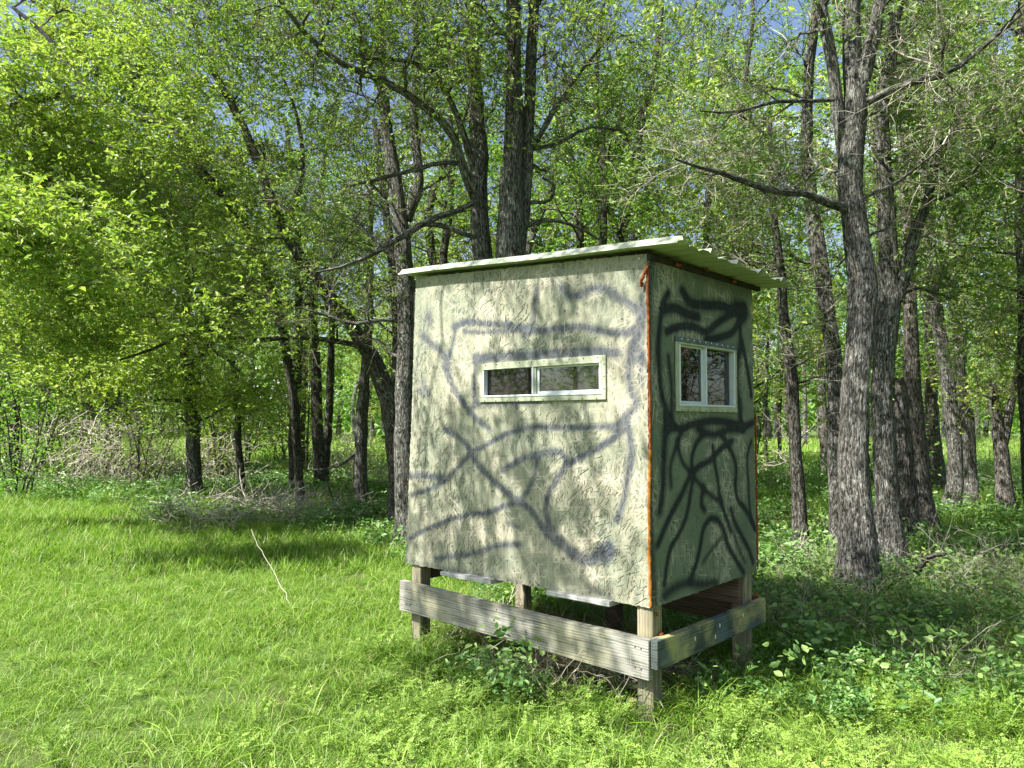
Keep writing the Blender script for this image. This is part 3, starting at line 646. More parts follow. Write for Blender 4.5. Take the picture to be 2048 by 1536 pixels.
# ------------------------------------------------------------------ trees
def grow(start, dirs, length, m, wob, tropism=0.0, g=rng):
    """bendy shoots, all at once: start (n,3), dirs (n,3), length (n,) -> (n,m,3)"""
    n = len(start); P = np.zeros((n, m, 3)); P[:, 0] = start; d = unit(dirs.copy()); st = (length / (m - 1))[:, None]
    for i in range(1, m):
        d = unit(d + g.normal(0, wob, (n, 3)) + np.array([0, 0, tropism])); P[:, i] = P[:, i - 1] + d * st
    return P
def leaves_at(C, nrm_up, size, g, rnd_bias=0.0, aspect=0.5):
    """kite-shaped leaves, one fold: C (n,3)"""
    n = len(C); d = unit(g.normal(0, 1, (n, 3)) * np.array([1, 1, .55])); nn = unit(g.normal(0, 1, (n, 3)) + np.array([0, 0, nrm_up]))
    s = unit(np.cross(d, nn)); nn = np.cross(s, d); l = (size * g.uniform(.45, 1.6, n))[:, None]; w = l * aspect * g.uniform(.8, 1.1, (n, 1))
    V = np.stack([C, C + d * l * .5 + s * w * .5 + nn * l * .10, C + d * l - nn * l * .08, C + d * l * .5 - s * w * .5 + nn * l * .10], 1).reshape(-1, 3)
    i = np.arange(n)[:, None] * 4; F = np.concatenate([i + np.array([[0, 1, 2]]), i + np.array([[0, 2, 3]])])
    r = np.clip(g.normal(.5 + rnd_bias, .22, n), 0, 1)
    return V, F, np.repeat(r, 4)

def tree_geometry(stems, clusters, g, R=.7, nsub=6, ntw=5, nleaf=7, leaf=.05, bare=0.3, droop=0.0, stem_r0=.012, up=1.0, twr=.0028, max_att=None, leaf_bias=None, subbias=.25, dirb=None, spread=False, flat=1.0):
    """stems: list of (P (k,3), R (k,)); clusters (n,3) where the leafy sprays sit. Returns arrays for limbs, twigs and leaves."""
    nodes = np.concatenate([p for p, r in stems]); nr = np.concatenate([r for p, r in stems])
    order = np.argsort([np.min(np.linalg.norm(nodes - c, axis=1)) for c in clusters])
    limbs = []; att = []
    for k in order:
        c = clusters[k]; dv = c - nodes; dist = np.linalg.norm(dv, axis=1)
        cost = dist + np.maximum(0, .55 * dist - dv[:, 2]) * .5 - np.minimum(nr, .05) * 4
        j = int(np.argmin(cost)); p0 = nodes[j]; L_ = dist[j]
        mid = p0 + (c - p0) * g.uniform(.4, .6) + np.array([0, 0, L_ * g.uniform(-.02, .20)]) + g.normal(0, L_ * .07, 3)
        u = np.linspace(0, 1, 7)[:, None]; P = (1 - u) ** 2 * p0 + 2 * u * (1 - u) * mid + u ** 2 * c
        P[1:] += g.normal(0, L_ * .018, (6, 3))
        r0 = min(nr[j] * .7, stem_r0 + .012 * L_); Rr = np.linspace(r0, max(.003, r0 * .35), 7)
        limbs.append((P, Rr)); nodes = np.concatenate([nodes, P[2:]]); nr = np.concatenate([nr, Rr[2:]]); att.append((P, Rr))
    # sub-branches leave the last part of each limb
    LP = np.array([a[0] for a in att]); LR = np.array([a[1] for a in att]); nc = len(LP)
    idx = np.repeat(np.arange(nc), nsub); seg = g.integers(3, 7, len(idx)); s0 = LP[idx, seg]
    ax = unit(LP[idx, -1] - LP[idx, 2]); d = unit(ax * .7 + g.normal(0, .75, (len(idx), 3)) + np.array([0, 0, subbias - droop]))
    d = unit(d * np.array([1, 1, flat]))
    if dirb is not None: d = unit(np.asarray(dirb) + g.normal(0, .22, d.shape))
    ln = R * g.uniform(.55, 1.25, len(idx))
    SP = grow(s0, d, ln, 5, .22, -droop * .25 + .02, g); SR = np.linspace(1, .35, 5)[None] * (LR[idx, seg] * .55 + .001)[:, None]
    i2 = np.repeat(np.arange(len(idx)), ntw); sg2 = g.integers(1, 5, len(i2)); t0 = SP[i2, sg2]
    ax2 = unit(SP[i2, -1] - SP[i2, 0]); d2 = unit(ax2 * .6 + g.normal(0, .8, (len(i2), 3)) + np.array([0, 0, .12 - droop]))
    
    d2 = unit(d2 * np.array([1, 1, flat]))
    if dirb is not None: d2 = unit(np.asarray(dirb) + g.normal(0, .25, d2.shape))
    ln2 = R * .55 * g.uniform(.4, 1.2, len(i2)); TP = grow(t0, d2, ln2, 4, .28, -droop * .2, g); TR = np.linspace(1, .4, 4)[None] * (twr * g.uniform(.7, 1.4, len(i2)))[:, None]
    isbare = g.random(nc) < bare; cl = idx[i2]; lf = ~isbare[cl]
    i3 = np.repeat(np.nonzero(lf)[0], nleaf); u = np.array([.3, .6, .8, 1.0, 1.0])[g.integers(0, 5, len(i3))] * 2.999; a = np.clip(u.astype(int), 0, 2)
    if spread: u = g.uniform(0, 2.999, len(i3)); a = u.astype(int)
    C = TP[i3, a] + (TP[i3, a + 1] - TP[i3, a]) * (u - a)[:, None] + g.normal(0, .011, (len(i3), 3))
    V, F, r = leaves_at(C, .5 if flat == 1 else 1.3, leaf, g)
    cb = g.normal(0, .13, nc)[cl[i3]]; r = np.clip(r + np.repeat(cb, 4), 0, 1)
    return limbs, (SP, SR), (TP, TR), (V, F, r)

def tube_mesh(name, sets, m, uv=True, smooth=True, g=rng):
    Vs, Fs, Us, Rs = [], [], [], []; n = 0
    for P, R, k in sets:
        V, F, U, ids = tubes(P, R, k); Vs.append(V); Fs.append(F + n); Us.append(U); Rs.append(g.random(len(P))[ids]); n += len(V)
    return mesh_np(name, np.concatenate(Vs), np.concatenate(Fs), m, rnd=np.concatenate(Rs), uv=np.concatenate(Us), smooth=smooth)
def trunk_mesh(name, P, R, m, sides=16, g=rng, flare=True):
    """one stem with flutes, lumps and a flared foot"""
    k = sides; P = P.copy(); R = R.copy()
    V, F, U, _ = tubes(P[None], R[None], k)
    th = np.tile(np.linspace(0, 2 * np.pi, k + 1), len(P)); ln = U[:, 1] - U[0, 1]; C = np.repeat(P, k + 1, 0); d = V - C
    ph = g.uniform(0, 6, 4)
    s = 1 + .05 * np.sin(3 * th + ph[0] + ln * .7) + .04 * np.sin(5 * th + ph[1] - ln * 1.3) + .035 * np.sin(ln * 5.1 + ph[2] + 2 * th) + .03 * np.sin(ln * 11 + ph[3] + th)
    if flare: s = s * (1 + .5 * np.exp(-np.maximum(0, C[:, 2]) / .2) * (1 + .35 * np.sin(4 * th + ph[0])))
    nz = g.normal(0, .012, (len(P), k)); nz = np.concatenate([nz, nz[:, :1]], 1).ravel()
    V = C + d * (s + nz)[:, None]
    return mesh_np(name, V, F, m, rnd=np.zeros(len(V)), uv=U, smooth=True)

def px_stem(pts, depth, lean=0.0):
    """(px, py, width px) down the photograph to a centre line standing at its own depth; lean: metres towards the camera at the top"""
    n = len(pts); P = []; R = []
    for i, (x, y, w) in enumerate(pts):
        dd = depth if not callable(lean) else lean(i, n)
        if not callable(lean): dd = depth - lean * (i / max(1, n - 1))
        q = at(x, y, dd); P.append(q); R.append(w / FPX * dd * .5)
    P = np.array(P)
    return P, np.array(R)
def add_tree(name, label, stems, clusters, bark, leafm, group=None, cat='tree', twigm=None, seed=0, limbs=(), cl_limb=True, **kw):
    """stems/limbs: (P, R) explicit; first stem is the trunk"""
    g = np.random.default_rng(seed)
    P0 = stems[0][0][0]; base = np.array([P0[0], P0[1], float(hgt(P0[0], P0[1]))])
    t = thing(name, label, cat, tuple(base), 0, group)
    allst = []
    for i, (P, R) in enumerate(stems):
        P = P - base
        if i == 0 or P[0, 2] < 1.0: P = np.concatenate([[P[0] * [1, 1, 0] + [0, 0, -.3]], P]) if P[0, 2] > -.2 else P; R = np.concatenate([[R[0]], R]) if len(R) < len(P) else R
        Q, RR = smooth_path(P, R, max(10, int(np.linalg.norm(P[-1] - P[0]) / .16)))
        wig = np.cumsum(g.normal(0, .006, Q.shape), 0); Q = Q + wig - wig[0]
        obj('trunk' if P[0, 2] < .6 else 'stem', trunk_mesh('trunk', Q, RR, bark, 18 if R.max() > .09 else 12, g, P[0, 2] < .6), t)
        allst.append((Q, RR))
    for P, R in limbs:
        P = P - base; Q, RR = smooth_path(P, R, max(8, int(np.linalg.norm(P[-1] - P[0]) / .2)))
        obj('limb', trunk_mesh('limb', Q, RR, bark, 10, g, False), t); allst.append((Q, RR))
    if len(clusters):
        fol(t, [(q[q[:, 2] > .6], r[q[:, 2] > .6]) for q, r in allst], np.asarray(clusters) - base, bark, leafm, twigm or M_TWIG, g, **kw)
    return t
def fol(t, stems, clusters, bark, leafm, twigm, g, **kw):
    lim, (SP, SR), (TP, TR), (V, F, r) = tree_geometry(stems, clusters, g, **kw)
    LP = np.array([a[0] for a in lim]); LR = np.array([a[1] for a in lim])
    obj('branches', tube_mesh('branches', [(LP, LR, 6)], bark, g=g), t, kind='stuff')
    obj('twigs', tube_mesh('twigs', [(SP, SR, 3), (TP, TR, 3)], twigm, smooth=False, g=g), t, kind='stuff')
    if len(V): obj('foliage', mesh_np('foliage', V, F, leafm, rnd=r), t, kind='stuff')
def ell(g, c, r, n):
    """n points in an ellipsoid, denser outwards"""
    d = unit(g.normal(0, 1, (n, 3))) * (g.random((n, 1)) ** .45); return np.asarray(c) + d * np.asarray(r)
def pell(g, px, py, depth, rx, ry, rz, n): return ell(g, at(px, py, depth), (rx, ry, rz), n)
G = np.random.default_rng(11)
cat = np.concatenate
S_ = px_stem

# --- right-hand clump of big trunks
K1, K1r = S_([(1724, 1200, 76), (1718, 1100, 68), (1716, 1000, 64), (1714, 900, 56), (1712, 800, 52), (1722, 680, 52), (1728, 590, 54), (1718, 500, 50), (1703, 342, 46), (1710, 205, 46), (1703, 110, 36), (1702, 30, 32), (1700, -120, 26), (1712, -300, 16)], 6.4, -.6)
K1b = S_([(1722, 560, 30), (1692, 330, 26), (1672, 180, 24), (1645, 50, 24), (1628, -80, 20), (1605, -220, 12)], 6.8)
K1c = S_([(1715, 200, 34), (1738, 100, 28), (1752, 20, 24), (1770, -120, 18), (1790, -260, 10)], 6.8)
K1l = [S_([(1735, 205, 18), (1770, 186, 16), (1826, 164, 15), (1895, 146, 14), (1970, 90, 11), (2040, 30, 8)], 6.6, .4),
       S_([(1690, 415, 20), (1640, 400, 16), (1600, 383, 14), (1555, 385, 14), (1510, 370, 13), (1440, 345, 10), (1390, 332, 7), (1350, 318, 4)], 6.7, .8),
       S_([(1668, 200, 8), (1600, 203, 8), (1560, 203, 7), (1515, 212, 7), (1470, 225, 5), (1400, 222, 3)], 6.7, .6)]
cl = cat([pell(G, 1450, 300, 6.9, .8, .8, .55, 18), pell(G, 1540, 370, 6.7, .45, .3, .15, 8), pell(G, 1950, 180, 6.4, .9, 1.0, .8, 26), pell(G, 1760, -60, 6.6, 1.2, 1.2, .6, 14), pell(G, 1850, 330, 7, .9, .9, .6, 14)])
add_tree('oak_tree', 'stoutest grey trunk right of the blind, forking into three high stems', [(K1, K1r), K1b, K1c], cl, M_BARK, M_LEAF_D, 'big trunks clustered right of the blind', seed=1, limbs=K1l, bare=.3, leaf=.046, R=.55, nleaf=6, twigm=M_TWIG_P)
add_tree('oak_tree', 'bent trunk leaning left, just behind the stoutest trunk', [S_([(1686, 1120, 36), (1678, 940, 32), (1678, 850, 30), (1677, 764, 30), (1668, 646, 30), (1650, 529, 32), (1636, 420, 28), (1628, 300, 24), (1632, 150, 20), (1640, 0, 16), (1646, -150, 9)], 8.0)],
         cat([pell(G, 1440, 60, 8, .8, 1.0, .9, 14), pell(G, 1600, 480, 8.3, .9, .9, .8, 12)]), M_BARK, M_LEAF_D, 'big trunks clustered right of the blind', seed=2, bare=.3, leaf=.04, R=.6)
add_tree('oak_tree', 'trunk right of the stoutest one, sending a crooked grey limb to the right', [S_([(1780, 1115, 54), (1769, 940, 44), (1767, 793, 40), (1778, 676, 42), (1788, 588, 42), (1786, 480, 36), (1776, 307, 28), (1774, 212, 28), (1788, 120, 26), (1802, 20, 22), (1818, -120, 16)], 7.4),
         S_([(1790, 600, 32), (1812, 520, 26), (1835, 445, 20), (1854, 393, 18), (1871, 307, 18), (1908, 239, 14), (1940, 190, 10), (1990, 120, 7)], 7.4, .3)],
         cat([pell(G, 1930, 300, 7.6, 1.0, 1.0, 1.1, 30), pell(G, 1850, 30, 7.6, 1.1, 1.1, .8, 16), pell(G, 1960, 520, 7.6, .7, .7, .7, 12)]), M_BARK, M_LEAF_D, 'big trunks clustered right of the blind', seed=3, bare=.2, leaf=.052, R=.55, limbs=[S_([(1854, 400, 8), (1890, 395, 9), (1940, 350, 8), (1985, 290, 6)], 7.5)])
add_tree('broken_snag', 'pale broken-off trunk with a dark rotten hollow at its top', [S_([(1816, 1085, 38), (1808, 960, 34), (1802, 880, 32), (1797, 800, 26), (1793, 752, 16)], 8.9)], [], M_BARK_P, M_LEAF_D, seed=4, cat='dead tree')
add_tree('oak_tree', 'sun-patched trunk standing right of the pale broken snag', [S_([(1853, 1080, 40), (1848, 980, 34), (1840, 900, 32), (1832, 760, 28), (1829, 600, 26), (1824, 480, 24), (1820, 300, 20), (1814, 100, 16), (1810, -80, 10)], 9.6)],
         cat([pell(G, 1830, 150, 9.6, 1.5, 1.3, 1.4, 30), pell(G, 1800, 480, 10, 1.2, 1., .9, 10)]), M_BARK_P, M_LEAF_G, 'trunks in the right wood', seed=5, bare=.2, leaf=.06, R=.65)
add_tree('oak_tree', 'slender trunk seen between the sun-patched trunk and its leaning neighbour', [S_([(1876, 955, 26), (1868, 850, 24), (1862, 700, 20), (1848, 560, 17), (1842, 430, 15), (1838, 300, 12), (1840, 150, 8)], 15.5)],
         cat([pell(G, 1850, 300, 15.5, 1.8, 1.6, 2.2, 34)]), M_BARK_P, M_LEAF_G, 'trunks in the right wood', seed=6, bare=.2, leaf=.07, R=.9)
add_tree('oak_tree', 'trunk leaning slightly left, in front of a paler stem on the right', [S_([(1904, 1042, 30), (1912, 950, 28), (1908, 860, 28), (1900, 760, 26), (1886, 650, 24), (1876, 560, 22), (1868, 450, 20), (1860, 300, 16), (1856, 120, 12)], 11.5)],
         cat([pell(G, 1900, 200, 11.5, 1.6, 1.4, 1.6, 30), pell(G, 1950, 560, 11.8, 1.3, 1.1, 1.0, 20)]), M_BARK, M_LEAF_G, 'trunks in the right wood', seed=7, bare=.25, leaf=.055, R=.75)
add_tree('oak_tree', 'straight greyish stem partly hidden by the leaning trunk on the right', [S_([(1942, 980, 24), (1932, 850, 22), (1918, 760, 20), (1908, 640, 20), (1900, 560, 20), (1895, 440, 18), (1890, 300, 14), (1888, 150, 9)], 13)],
         cat([pell(G, 1960, 330, 13, 1.6, 1.4, 1.8, 30)]), M_BARK, M_LEAF_G, 'trunks in the right wood', seed=8, bare=.2, leaf=.06, R=.8)
add_tree('oak_tree', 'short pale trunk splitting low into a Y near the right edge', [S_([(2014, 1042, 34), (2008, 960, 28), (2001, 880, 26), (1994, 820, 14), (1985, 760, 10)], 11.5), S_([(2004, 885, 22), (2018, 835, 16), (2034, 760, 13), (2046, 680, 11), (2052, 560, 9), (2050, 400, 6)], 11.5)],
         cat([pell(G, 2020, 560, 11.6, 1.0, 1.2, 1.4, 30), pell(G, 1990, 760, 11.6, .8, .7, .5, 10)]), M_BARK_P, M_LEAF_Y, 'trunks in the right wood', seed=9, bare=.3, leaf=.05, R=.6)
add_tree('oak_tree', 'tall dark stem cut by the right edge of the view', [S_([(2078, 1110, 40), (2062, 900, 34), (2050, 700, 30), (2046, 560, 28), (2040, 420, 30), (2046, 300, 28), (2040, 130, 28), (2040, 0, 24), (2036, -120, 18)], 8.6)],
         cat([pell(G, 2000, 330, 8.6, 1.0, 1.0, 1.2, 22), pell(G, 2010, -20, 8.6, 1.2, 1.2, .8, 16), pell(G, 1985, 640, 8.6, .5, .6, .6, 9)]), M_BARK_B, M_LEAF_D, 'trunks in the right wood', seed=10, bare=.25, leaf=.052, R=.6, twigm=M_TWIG_P)
add_tree('oak_tree', 'leaning slim trunk just right of the blind, bare pale twigs halfway up', [S_([(1604, 1132, 30), (1597, 1000, 26), (1592, 900, 24), (1588, 800, 24), (1576, 700, 22), (1566, 630, 20), (1560, 560, 18), (1552, 480, 16), (1544, 380, 12), (1536, 240, 9)], 8.0)],
         cat([pell(G, 1560, 330, 8, .9, .9, .9, 16), pell(G, 1640, 700, 8, .5, .5, .35, 7), pell(G, 1550, 560, 8.1, .6, .6, .4, 6), pell(G, 1620, 900, 8.1, .4, .4, .2, 3)]), M_BARK_B, M_LEAF_D, 'trunks in the right wood', seed=12, bare=.6, leaf=.04, R=.5, twigm=M_TWIG_P)
add_tree('oak_tree', 'thin far trunk standing before the bright clearing on the right', [S_([(1652, 940, 19), (1645, 850, 17), (1640, 760, 15), (1634, 660, 13), (1636, 540, 10), (1630, 400, 7)], 21)],
         cat([pell(G, 1620, 540, 21, 2.4, 2, 2.6, 40)]), M_BARK_P, M_LEAF_G, 'trunks in the right wood', seed=13, bare=.15, leaf=.085, R=1.1)
for k, (x, d_) in enumerate(((1535, 23), (1560, 25))):
    add_tree('oak_tree', ('pole-thin trunk nearest the blind, in front of the far clearing', 'second pole-thin trunk from the blind, in front of the far clearing')[k], [S_([(x, 940, 8), (x - 2, 820, 7), (x + 3, 700, 6), (x + 6, 560, 5)], d_)], cat([pell(G, x + 10, 620, d_, 2, 1.8, 2.3, 24)]), M_BARK_B, M_LEAF_G, 'trunks in the right wood', seed=14 + k, bare=.1, leaf=.09, R=1.1)

# --- trees directly behind the blind
H_l = [S_([(952, 400, 22), (930, 350, 19), (901, 262, 17), (840, 206, 15), (778, 167, 14), (683, 126, 12), (600, 55, 10), (540, -30, 7)], 8.0, 1.2),
       S_([(945, 330, 16), (920, 245, 12), (888, 175, 12), (862, 138, 10), (800, 120, 8), (720, 118, 5)], 8.0, .6),
       S_([(948, 405, 12), (920, 420, 11), (880, 432, 13), (838, 452, 14), (800, 476, 13), (745, 508, 10), (690, 532, 6), (630, 545, 4)], 7.9, .7),
       S_([(952, 475, 10), (925, 467, 10), (888, 452, 11), (845, 447, 11)], 7.9),
       S_([(925, 328, 10), (880, 325, 10), (842, 336, 9), (780, 352, 8), (700, 372, 5)], 8.0, .5)]
add_tree('oak_tree', 'left one of two thick trunks rising behind the blind roof, with arching limbs reaching left', [S_([(972, 1130, 52), (968, 900, 46), (966, 700, 42), (962, 525, 40), (955, 430, 38), (955, 300, 36), (950, 180, 30), (945, 90, 27), (945, -60, 22), (950, -250, 12)], 8.2)],
         cat([pell(G, 690, 80, 7.2, 1.3, .9, .7, 44), pell(G, 860, 130, 7.6, .9, .8, .6, 24), pell(G, 650, 400, 7.8, .8, .7, .7, 16), pell(G, 480, 60, 7.0, .9, .8, .5, 18), pell(G, 900, -60, 7.8, 1.4, 1.2, .8, 20)]),
         M_BARK, M_LEAF_D, seed=21, limbs=H_l, bare=.3, leaf=.05, R=.55, nleaf=6)
add_tree('oak_tree', 'thickest trunk rising behind the blind roof, twin stems side by side', [S_([(1022, 1140, 74), (1020, 900, 66), (1020, 700, 62), (1018, 525, 56), (1020, 430, 50), (1022, 330, 42), (1025, 250, 38), (1025, 150, 32), (1020, 50, 30), (1020, -80, 26), (1026, -260, 14)], 7.9),
         S_([(1032, 520, 34), (1042, 440, 30), (1050, 350, 27), (1055, 250, 24), (1061, 120, 22), (1066, 0, 21), (1070, -140, 16)], 8.0)],
         cat([pell(G, 1200, 90, 7.8, 1.1, 1.0, .9, 34), pell(G, 1100, 250, 8.2, .8, .8, .8, 12), pell(G, 1040, -80, 7.6, 1.5, 1.3, .8, 24), pell(G, 1280, 330, 8.2, .7, .7, .5, 8)]),
         M_BARK, M_LEAF_D, seed=22, bare=.35, leaf=.05, R=.6, nleaf=6, limbs=[S_([(1050, 320, 14), (1085, 262, 11), (1120, 200, 9), (1180, 120, 6), (1230, 60, 4)], 8.0, .3), S_([(1045, 455, 12), (1090, 440, 9), (1150, 452, 6), (1200, 480, 4)], 8.0), S_([(1058, 405, 8), (1100, 400, 7), (1108, 370, 6), (1085, 355, 5)], 8.0), S_([(1050, 300, 10), (1110, 290, 8), (1180, 255, 6), (1240, 262, 4)], 8.0)])
add_tree('oak_tree', 'grey trunk forking in a V beside the blind roof left end', [S_([(812, 1100, 44), (812, 850, 38), (816, 620, 36), (808, 480, 33), (796, 380, 29), (783, 300, 27), (771, 205, 23), (765, 60, 18), (760, -100, 14)], 9.0),
         S_([(812, 440, 24), (836, 376, 20), (828, 270, 18), (836, 150, 15), (832, 0, 11), (836, -120, 7)], 9.0)],
         cat([pell(G, 760, 330, 9.2, 1.2, 1.0, 1.2, 26), pell(G, 800, 60, 9.2, 1.5, 1.2, 1.0, 26), pell(G, 720, 600, 9.2, .8, .8, .8, 14)]), M_BARK, M_LEAF_D, seed=23, bare=.35, leaf=.045, R=.6,
         limbs=[S_([(790, 640, 9), (760, 640, 8), (710, 648, 7), (655, 632, 6), (600, 615, 4)], 9.0, .4)])
F_ = S_([(800, 1040, 46), (796, 900, 44), (786, 830, 44), (765, 768, 36), (735, 700, 30), (700, 642, 28), (645, 570, 26), (582, 470, 22), (526, 333, 18), (482, 235, 16), (430, 137, 13), (400, 60, 10), (380, -40, 6)], 10.6, .6)
add_tree('oak_tree', 'big dark trunk left of the blind, leaning far up to the left', [F_], cat([pell(G, 480, 250, 10.2, 1.6, 1.3, 1.3, 50), pell(G, 560, 500, 10.2, 1.1, 1.0, .9, 22), pell(G, 400, 20, 9.8, 1.7, 1.3, .9, 36), pell(G, 480, 640, 9.8, 1.4, .9, .5, 26), pell(G, 330, 420, 9.8, 1.0, .9, .8, 24)]),
         M_BARK_B, M_LEAF_Y, seed=24, flat=.5, bare=.2, leaf=.06, R=.65, nleaf=8,
         limbs=[S_([(738, 695, 16), (714, 690, 12), (656, 680, 11), (574, 674, 10), (505, 681, 9), (439, 658, 9), (369, 670, 8), (300, 700, 6), (240, 720, 4)], 10.3, .6),
                S_([(690, 628, 12), (640, 612, 10), (575, 606, 9), (520, 610, 8), (460, 590, 6), (380, 585, 4)], 10.3, .6),
                S_([(578, 440, 14), (600, 380, 10), (605, 300, 9), (590, 220, 7), (560, 140, 5)], 10.3)])
add_tree('oak_tree', 'narrow dark stem directly left of the V-forked grey trunk', [S_([(790, 1040, 26), (788, 820, 22), (792, 640, 20), (775, 480, 18), (760, 360, 15), (748, 240, 11)], 12)], cat([pell(G, 740, 420, 12, 1.5, 1.4, 1.8, 26)]), M_BARK_B, M_LEAF_G, seed=25, bare=.3, leaf=.055, R=.8)
# thin trees seen over the roof
for k, (pts, d_) in enumerate((([(1165, 960, 18), (1160, 700, 17), (1158, 500, 16), (1155, 420, 16), (1140, 330, 14), (1112, 250, 10), (1090, 180, 8), (1080, 80, 5)], 11.5),
                               ([(1208, 960, 18), (1210, 700, 17), (1210, 480, 16), (1215, 350, 14), (1202, 200, 12), (1205, 100, 9), (1215, 0, 6)], 11),
                               ([(1236, 960, 20), (1238, 700, 19), (1244, 480, 18), (1262, 380, 16), (1280, 250, 14), (1302, 150, 12), (1316, 60, 9), (1320, -60, 6)], 12),
                               ([(1400, 1000, 16), (1404, 600, 14), (1412, 470, 13), (1420, 330, 11), (1440, 200, 9), (1460, 60, 6)], 13),
                               ([(1480, 990, 18), (1478, 700, 16), (1470, 500, 15), (1475, 330, 13), (1485, 160, 10), (1500, 40, 8), (1490, -60, 5)], 11),
                               ([(905, 990, 20), (900, 700, 18), (890, 500, 17), (902, 350, 14), (895, 200, 11), (880, 60, 8)], 13))):
    add_tree('slender_tree', ('slender tree over the blind roof, nearest the thick twin trunk', 'slender upright tree over the middle of the blind roof', 'slender tree over the roof leaning right, rightmost of three close stems', 'slender tree over the high right end of the roof', 'slender tree just behind the ribbed roof end', 'slender tree in the gap left of the two thick trunks')[k], [S_(pts, d_)],
             cat([pell(G, pts[-3][0], 240, d_, 1.3, 1.3, 1.9, 24), pell(G, pts[3][0], 430, d_, 1.0, 1.0, .6, 6)]), M_BARK_B, M_LEAF_G, 'slender trees seen over the blind roof', seed=30 + k, bare=.3, leaf=.052, R=.7, subbias=.4)

# --- left wood
lw = 'trunks in the left wood'
A_ = S_([(390, 1003, 32), (385, 900, 26), (378, 800, 24), (371, 700, 24), (368, 640, 18), (372, 540, 14), (364, 420, 11), (352, 280, 7)], 14)
add_tree('oak_tree', 'pale smooth trunk standing left, its crown hidden in bright leaves', [A_], cat([pell(G, 300, 620, 13.2, 2.2, 1.5, .9, 46), pell(G, 330, 380, 13.4, 2.2, 1.6, 1.6, 60), pell(G, 200, 740, 13, 1.6, 1.2, .6, 18), pell(G, 440, 790, 13.5, 1.2, 1.0, .4, 14)]), M_BARK, M_LEAF_Y, lw, seed=41, flat=.4, bare=.12, leaf=.08, R=.85, nleaf=8, droop=.1,
         limbs=[S_([(366, 745, 14), (350, 738, 11), (320, 742, 9), (270, 735, 8), (200, 742, 6), (130, 755, 4)], 13.9, .8), S_([(362, 802, 8), (320, 800, 7), (280, 805, 6), (240, 830, 4)], 13.9, .5), S_([(378, 735, 12), (405, 700, 9), (450, 715, 7), (480, 745, 4)], 13.9)])
add_tree('oak_tree', 'thin dark stem just right of the pale left trunk', [S_([(485, 1000, 14), (478, 900, 13), (471, 800, 12), (462, 700, 9), (456, 620, 7), (450, 500, 5)], 15)], cat([pell(G, 470, 560, 15, 1.6, 1.4, 1.6, 24), pell(G, 480, 820, 15, .9, .9, .5, 10)]), M_BARK_B, M_LEAF_Y, lw, seed=42, flat=.4, bare=.15, leaf=.07, R=.8)
add_tree('oak_tree', 'left one of two close dark trunks in the middle of the left wood', [S_([(590, 982, 24), (590, 900, 22), (592, 800, 21), (596, 690, 19), (600, 560, 16), (592, 400, 13), (578, 250, 9)], 15.7)], cat([pell(G, 600, 420, 15.5, 1.6, 1.4, 2.4, 34)]), M_BARK_B, M_LEAF_G, lw, seed=43, bare=.3, leaf=.068, R=.85)
add_tree('oak_tree', 'right one of two close dark trunks, a second stem crossing behind it', [S_([(642, 982, 27), (636, 850, 23), (632, 720, 20), (628, 600, 16), (640, 450, 13), (652, 300, 9)], 16.2), S_([(648, 990, 18), (655, 850, 16), (662, 700, 14), (664, 560, 11), (672, 400, 8)], 16.6)], cat([pell(G, 660, 420, 16, 1.6, 1.4, 2.4, 34)]), M_BARK_B, M_LEAF_G, lw, seed=44, bare=.3, leaf=.068, R=.85)
add_tree('oak_tree', 'smooth straight trunk halfway between the two close trunks and the big leaning one', [S_([(720, 1018, 27), (722, 900, 25), (727, 800, 23), (730, 740, 20), (736, 640, 16), (738, 500, 13), (744, 350, 10)], 13)], cat([pell(G, 700, 500, 13, 1.3, 1.2, 1.9, 28)]), M_BARK, M_LEAF_D, lw, seed=45, bare=.4, leaf=.055, R=.75, limbs=[S_([(712, 905, 7), (690, 925, 6), (650, 938, 5), (610, 940, 3)], 13)])
add_tree('oak_tree', 'trunk near the left edge with dark ivy-like leaves', [S_([(30, 968, 20), (28, 900, 18), (30, 780, 16), (40, 640, 13), (30, 500, 10), (40, 350, 7)], 18)], cat([pell(G, 40, 560, 17.5, 2.4, 2, 2.6, 60), pell(G, 30, 780, 17.5, 1.6, 1.4, .9, 20)]), M_BARK_B, M_LEAF_G, lw, seed=46, bare=.1, leaf=.085, R=1.0)
add_tree('oak_tree', 'dark leaf-wrapped stump-like trunk behind the brush on the left', [S_([(232, 965, 34), (226, 900, 30), (230, 830, 30), (228, 760, 20), (222, 640, 14), (230, 480, 9)], 18.5)], cat([pell(G, 230, 480, 18, 2.6, 2, 2.2, 56)]), M_BARK_B, M_LEAF_G, lw, seed=47, flat=.5, bare=.1, leaf=.085, R=1.0)
add_tree('oak_tree', 'slanting thin trunk between the left edge and the leaf-wrapped trunk', [S_([(75, 950, 14), (92, 900, 13), (108, 860, 12), (150, 700, 9), (170, 540, 7)], 20)], cat([pell(G, 150, 620, 19, 2.2, 1.8, 1.8, 34)]), M_BARK_B, M_LEAF_Y, lw, seed=48, bare=.15, leaf=.085, R=1.0)
